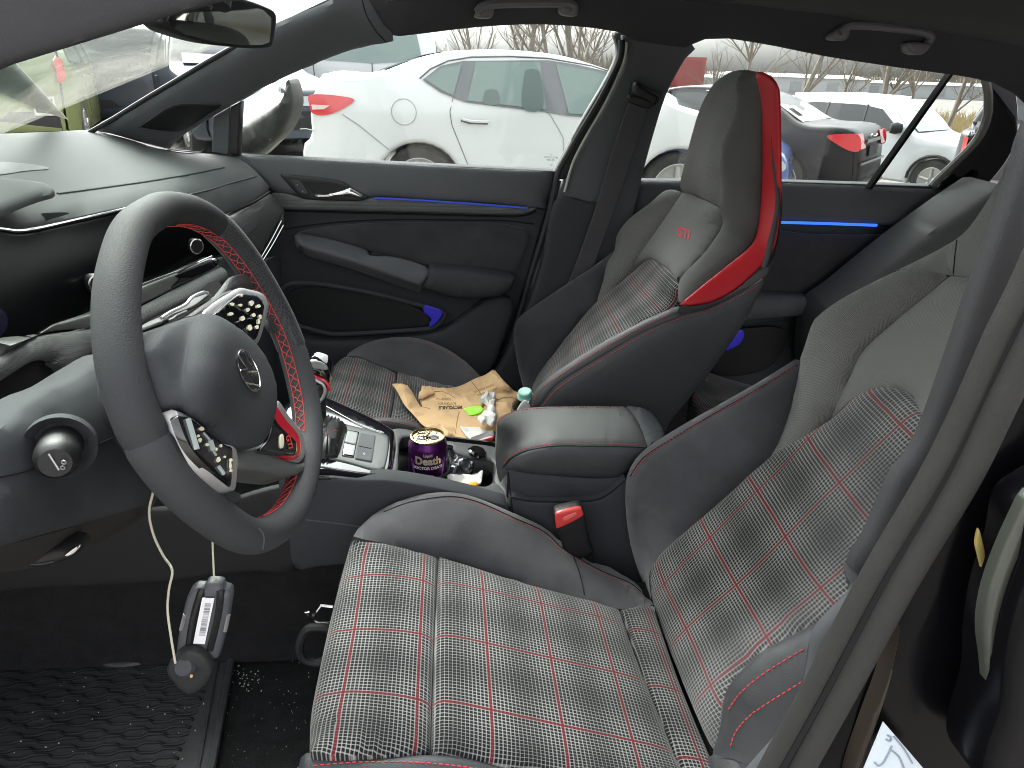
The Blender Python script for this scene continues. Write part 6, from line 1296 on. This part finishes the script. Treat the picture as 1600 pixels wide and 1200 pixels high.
car('parked_car', 'dark car with a clear headlight between the outside mirror and the white sedan', SUV, dict(L=4.8, W=1.92, belt=1.15, top=1.76), NPT, tuple((at(478, 170, 'y', 9.6)-np.array(Matrix.Rotation(rad(-62), 3, 'Z') @ Vector((4.7, .5, 0))))[:2]), rad(-62), wins=[(SUVW, CGL)], extra=ex_bk, wheels=((.9, .37), (3.85, .37)), arch=.42)
# cars seen through the windshield
def ex_yg(a):
    std(suv=True, gl=CGG)(a);  a['patch']('fog_lamp_ring', [(.0, .58), (.0, .80)], -.93, -.62, CHR, .02); a['patch']('fog_lamp', [(.0, .61), (.0, .77)], -.90, -.65, TRIM, .028)
car('parked_car', 'yellow green sport utility vehicle seen through the dirty windshield on the left', SUV, dict(L=4.5, W=1.85, belt=1.15, top=1.76), YGP, tuple((at(112, 120, 'y', 8.6)+np.array([-1.0, -.1, 0]))[:2]), rad(108), wins=[(SUVW, CGG)], extra=ex_yg, wheels=((.9, .37), (3.7, .37)), arch=.42)
car('parked_car', 'dark blue hatchback to the right of the yellow green one, seen through the windshield', SUV, dict(L=4.6, W=1.85, belt=1.15, top=1.6), NPT, tuple(at(190, 110, 'y', 11.5)[:2]), rad(100), wins=[(SUVW, CGL)], extra=std(suv=True), wheels=((.9, .36), (3.7, .36)), arch=.42)
car('parked_car', 'white hatchback farthest right through the windshield, below the interior mirror', SUV, dict(L=4.6, W=1.85, belt=1.15, top=1.6), WPT2, tuple(at(285, 110, 'y', 15.5)[:2]), rad(95), wins=[(SUVW, CGL)], extra=std(suv=True), wheels=((.9, .36), (3.7, .36)), arch=.42)
# ---------------- ground
gm = mat('gravel_ground', (.16, .15, .135), .95, bump=1, bscale=14, var=.5, vscale=1.2, bdist_=.05)
N = 60; V = []; Fc = []
ax_x = np.r_[-1500, -500, -150, np.linspace(-60, 60, 90), 150, 500, 1500]
for a in ax_x:
    for b in ax_x: V.append((a, b, gz(a, b)-.02+(.02*fbm((a*.3, b*.3, 0)) if abs(a) < 70 and abs(b) < 70 else 0)))
n_ = len(ax_x); Fc = [(i*n_+j, (i+1)*n_+j, (i+1)*n_+j+1, i*n_+j+1) for i in range(n_-1) for j in range(n_-1)]
o = mk('ground', V, Fc, gm, None); setp(o, kind='structure')
GZ = -.95
# dry grass belt
mbg = MB(); rg = random.Random(3)
V = []; Fc = []
for i in range(16000):
    x = rg.uniform(-40, 60); y = rg.uniform(27, 42); h = rg.uniform(.4, 1.2)*(.7+.3*math.sin(x*.4)); w = rg.uniform(.02, .05); dx = rg.uniform(-.3, .3)
    k = len(V); V += [(x-w, y, GZ-.05), (x+w, y, GZ-.05), (x+dx, y+rg.uniform(-.2, .2), GZ+h)]; Fc.append((k, k+1, k+2))
o = mk('dry_grass', V, Fc, mat('dry_grass_mat', (.34, .27, .14), .9, var=.3, vscale=.8), None, False); setp(o, kind='stuff')
# far wood as one mass of thin branches
V = []; Fc = []
for i in range(9000):
    x = rg.uniform(-120, 170); y = rg.uniform(95, 130); h = rg.uniform(1.2, 4.2)*(.45 if x < 14 else 1)*(.75+.25*math.sin(x*.09)+.15*math.sin(x*.31)); w = rg.uniform(.06, .35)
    k = len(V); V += [(x-w, y, GZ), (x+w, y, GZ), (x+rg.uniform(-.8, .8), y, GZ+h)]; Fc.append((k, k+1, k+2))
o = mk('far_wood', V, Fc, mat('far_wood_mat', (.16, .14, .11), .95, var=.3, vscale=.2), None, False); setp(o, kind='stuff')
# long pale building / tarps beyond the field
def shed(name, label, x0, x1, y, h, m_, d=8, rz=0):
    mb = MB(); n = int((x1-x0)/4)
    t = thing(name, label, 'building', ((x0+x1)/2, y, GZ))
    mb.box(((x0+x1)/2, y+d/2, GZ+h*.42), (x1-x0, d, h*.84)); mb.build('wall', m_, t, False)
    A = [(x0-.2, y-.3, GZ+h*.84), (x1+.2, y-.3, GZ+h*.84), (x1+.2, y+d/2, GZ+h), (x0-.2, y+d/2, GZ+h), (x1+.2, y+d+.3, GZ+h*.84), (x0-.2, y+d+.3, GZ+h*.84)]
    mk('roof', A, [(0, 1, 2, 3), (3, 2, 4, 5), (0, 3, 5), (1, 4, 2)], mat('shed_roof', (.42, .43, .44), .6), t, False)
    mb = MB()
    for k in range(n): mb.box((x0+2+k*4, y-.03, GZ+h*.4), (1.2, .05, h*.5))
    mb.build('bay_doors', mat('shed_door', (.3, .31, .32), .6), t, False)
shed('long_shed', 'long white shed far beyond the dry field on the right', 6, 85, 82, 1.7, mat('white_sheet_wall', (.42, .43, .44), .6))
shed('long_shed', 'white building far behind the trees above the white sport utility vehicle', 30, 44, 76, 2.1, mat('white_sheet_wall', (.42, .43, .44), .6))
# red trailer seen over the pillar
t = thing('red_trailer', 'blurred red box trailer beyond the cars beside the centre pillar', 'trailer', (8, 33, GZ))
mb = MB(); mb.box((11.0, 36, GZ+1.75), (2.4, 2.2, 1.9)); mb.build('box', mat('trailer_red', (.30, .06, .055), .5), t, False)
mb = MB(); mb.box((11.0, 34.85, GZ+2.0), (2.0, .03, 1.1)); mb.build('panel', mat('trailer_red_dark', (.24, .04, .04), .5), t, False)
mb = MB(); mb.add(*lathe([(0, -.1), (.42, -.1), (.42, .1), (0, .1)], (10.3, 35.0, GZ+.42), (0, 1, 0), 20)); mb.add(*lathe([(0, -.1), (.42, -.1), (.42, .1), (0, .1)], (11.7, 35.0, GZ+.42), (0, 1, 0), 20)); mb.build('wheel', TYRE, t)
# bare trees
BARK = mat('bark', (.17, .145, .12), .9, bump=.5, bscale=20, var=.3, vscale=3)
def tree(x, y, h, label, seed, dens=1.0, lean=0):
    r = random.Random(seed); t = thing('bare_tree', label, 'tree', (x, y, GZ), 'leafless trees beyond the parked cars')
    tr, cr = MB(), MB()
    def branch(p, d, L, rad_, lvl):
        P = [p]; dd = np.array(d, float); n = 4
        for i in range(n):
            dd = dd+np.array([r.gauss(0, .13), r.gauss(0, .13), r.gauss(.03, .07)]); dd /= np.linalg.norm(dd); P.append(P[-1]+dd*L/n)
        R_ = [rad_*(1-.6*i/n) for i in range(n+1)]
        (tr if lvl == 0 else cr).tube(P, R_, 6 if lvl < 2 else 3)
        if lvl >= 4: return
        k = {0: 9, 1: 6, 2: 5, 3: 3}[lvl]
        for i in range(int(k*dens+.5)):
            f = r.uniform(.3 if lvl == 0 else .2, 1); q = P[int(f*n)] if int(f*n) < n else P[-1]
            a = r.uniform(0, 6.28); sp = r.uniform(.5, 1.0); nd = dd*math.cos(sp)+np.array([math.cos(a), math.sin(a), .25])*math.sin(sp); nd /= np.linalg.norm(nd)
            branch(q, nd, L*r.uniform(.38, .6), R_[int(f*n)]*.5, lvl+1)
    branch(np.array([x, y, GZ-.1]), (lean, 0, 1), h*.75, .012*h+.02, 0)
    tr.build('trunk', BARK, t); cr.build('crown', BARK, t)
def tx(px, Y): return at(px, 100, 'y', Y)[0]
TL = [(1165, 30, 7, 1, 'slim bare tree rising just left of the headrest top'), (1245, 27, 8, 2, 'tall straight bare tree over the black sedan'), (1330, 32, 5.0, 3, 'bushy bare tree between the black sedan and the white vehicle'), (1395, 24, 7.5, 4, 'spreading bare tree above the roof of the white sport utility vehicle'), (1440, 40, 8, 5, 'far bare tree beside the window divider'), (1500, 25, 6, 6, 'bare tree inside the rear quarter window'), (1125, 34, 4.0, 7, 'low bare bush tree next to the red trailer'),
      (797, 24, 4.6, 8, 'small budding tree over the roof of the white sedan'), (835, 26, 9, 9, 'tall bare tree over the front half of the white sedan roof'), (868, 30, 8, 10, 'bare tree right of the tall one above the white sedan'), (912, 22, 9, 11, 'thick bare tree near the top corner of the front window'), (945, 28, 6, 12, 'dense bare tree beside the window seal'), (745, 38, 8, 13, 'thin lone bare tree far behind the white pickup'), (230, 30, 6, 14, 'bare tree seen through the windshield beside the interior mirror'), (275, 36, 6, 15, 'twiggy bare tree seen through the windshield under the mirror'), (190, 40, 5, 16, 'distant bare tree above the dark blue hatchback')]
for px, Y, h, sd, lb in TL: tree(tx(px, Y), Y, h, lb, sd, 1.0)
# ================================================================== light
w = bpy.data.worlds.new('World'); sc.world = w; w.use_nodes = True; nt = w.node_tree; bg = nt.nodes['Background']
sky = nt.nodes.new('ShaderNodeTexSky'); sky.sky_type = 'NISHITA'; sky.sun_disc = False; sky.sun_elevation = rad(48); sky.sun_rotation = rad(-25); sky.air_density = 1; sky.dust_density = 6; sky.ozone_density = 1
hs_ = nt.nodes.new('ShaderNodeHueSaturation'); hs_.inputs['Saturation'].default_value = .12; nt.links.new(sky.outputs[0], hs_.inputs['Color']); nt.links.new(hs_.outputs[0], bg.inputs['Color']); bg.inputs['Strength'].default_value = .15
sl_ = bpy.data.lights.new('sun', 'SUN'); sl_.energy = .9; sl_.angle = rad(50); sl_.color = (1, .97, .93)
so_ = bpy.data.objects.new('sun', sl_); COL.objects.link(so_)
dirv = Vector((-.28, .61, .74)).normalized()
so_.rotation_euler = dirv.to_track_quat('Z', 'Y').to_euler(); so_.location = (5, -10, 12)
vs = sc.view_settings; vs.view_transform = 'Standard'; vs.look = 'None'; vs.exposure = 2.6; vs.gamma = 1
sc.cycles.max_bounces = 10; sc.cycles.diffuse_bounces = 6; sc.cycles.glossy_bounces = 4; sc.cycles.transparent_max_bounces = 12
sc.cycles.use_denoising = True; sc.cycles.filter_width = 1.0
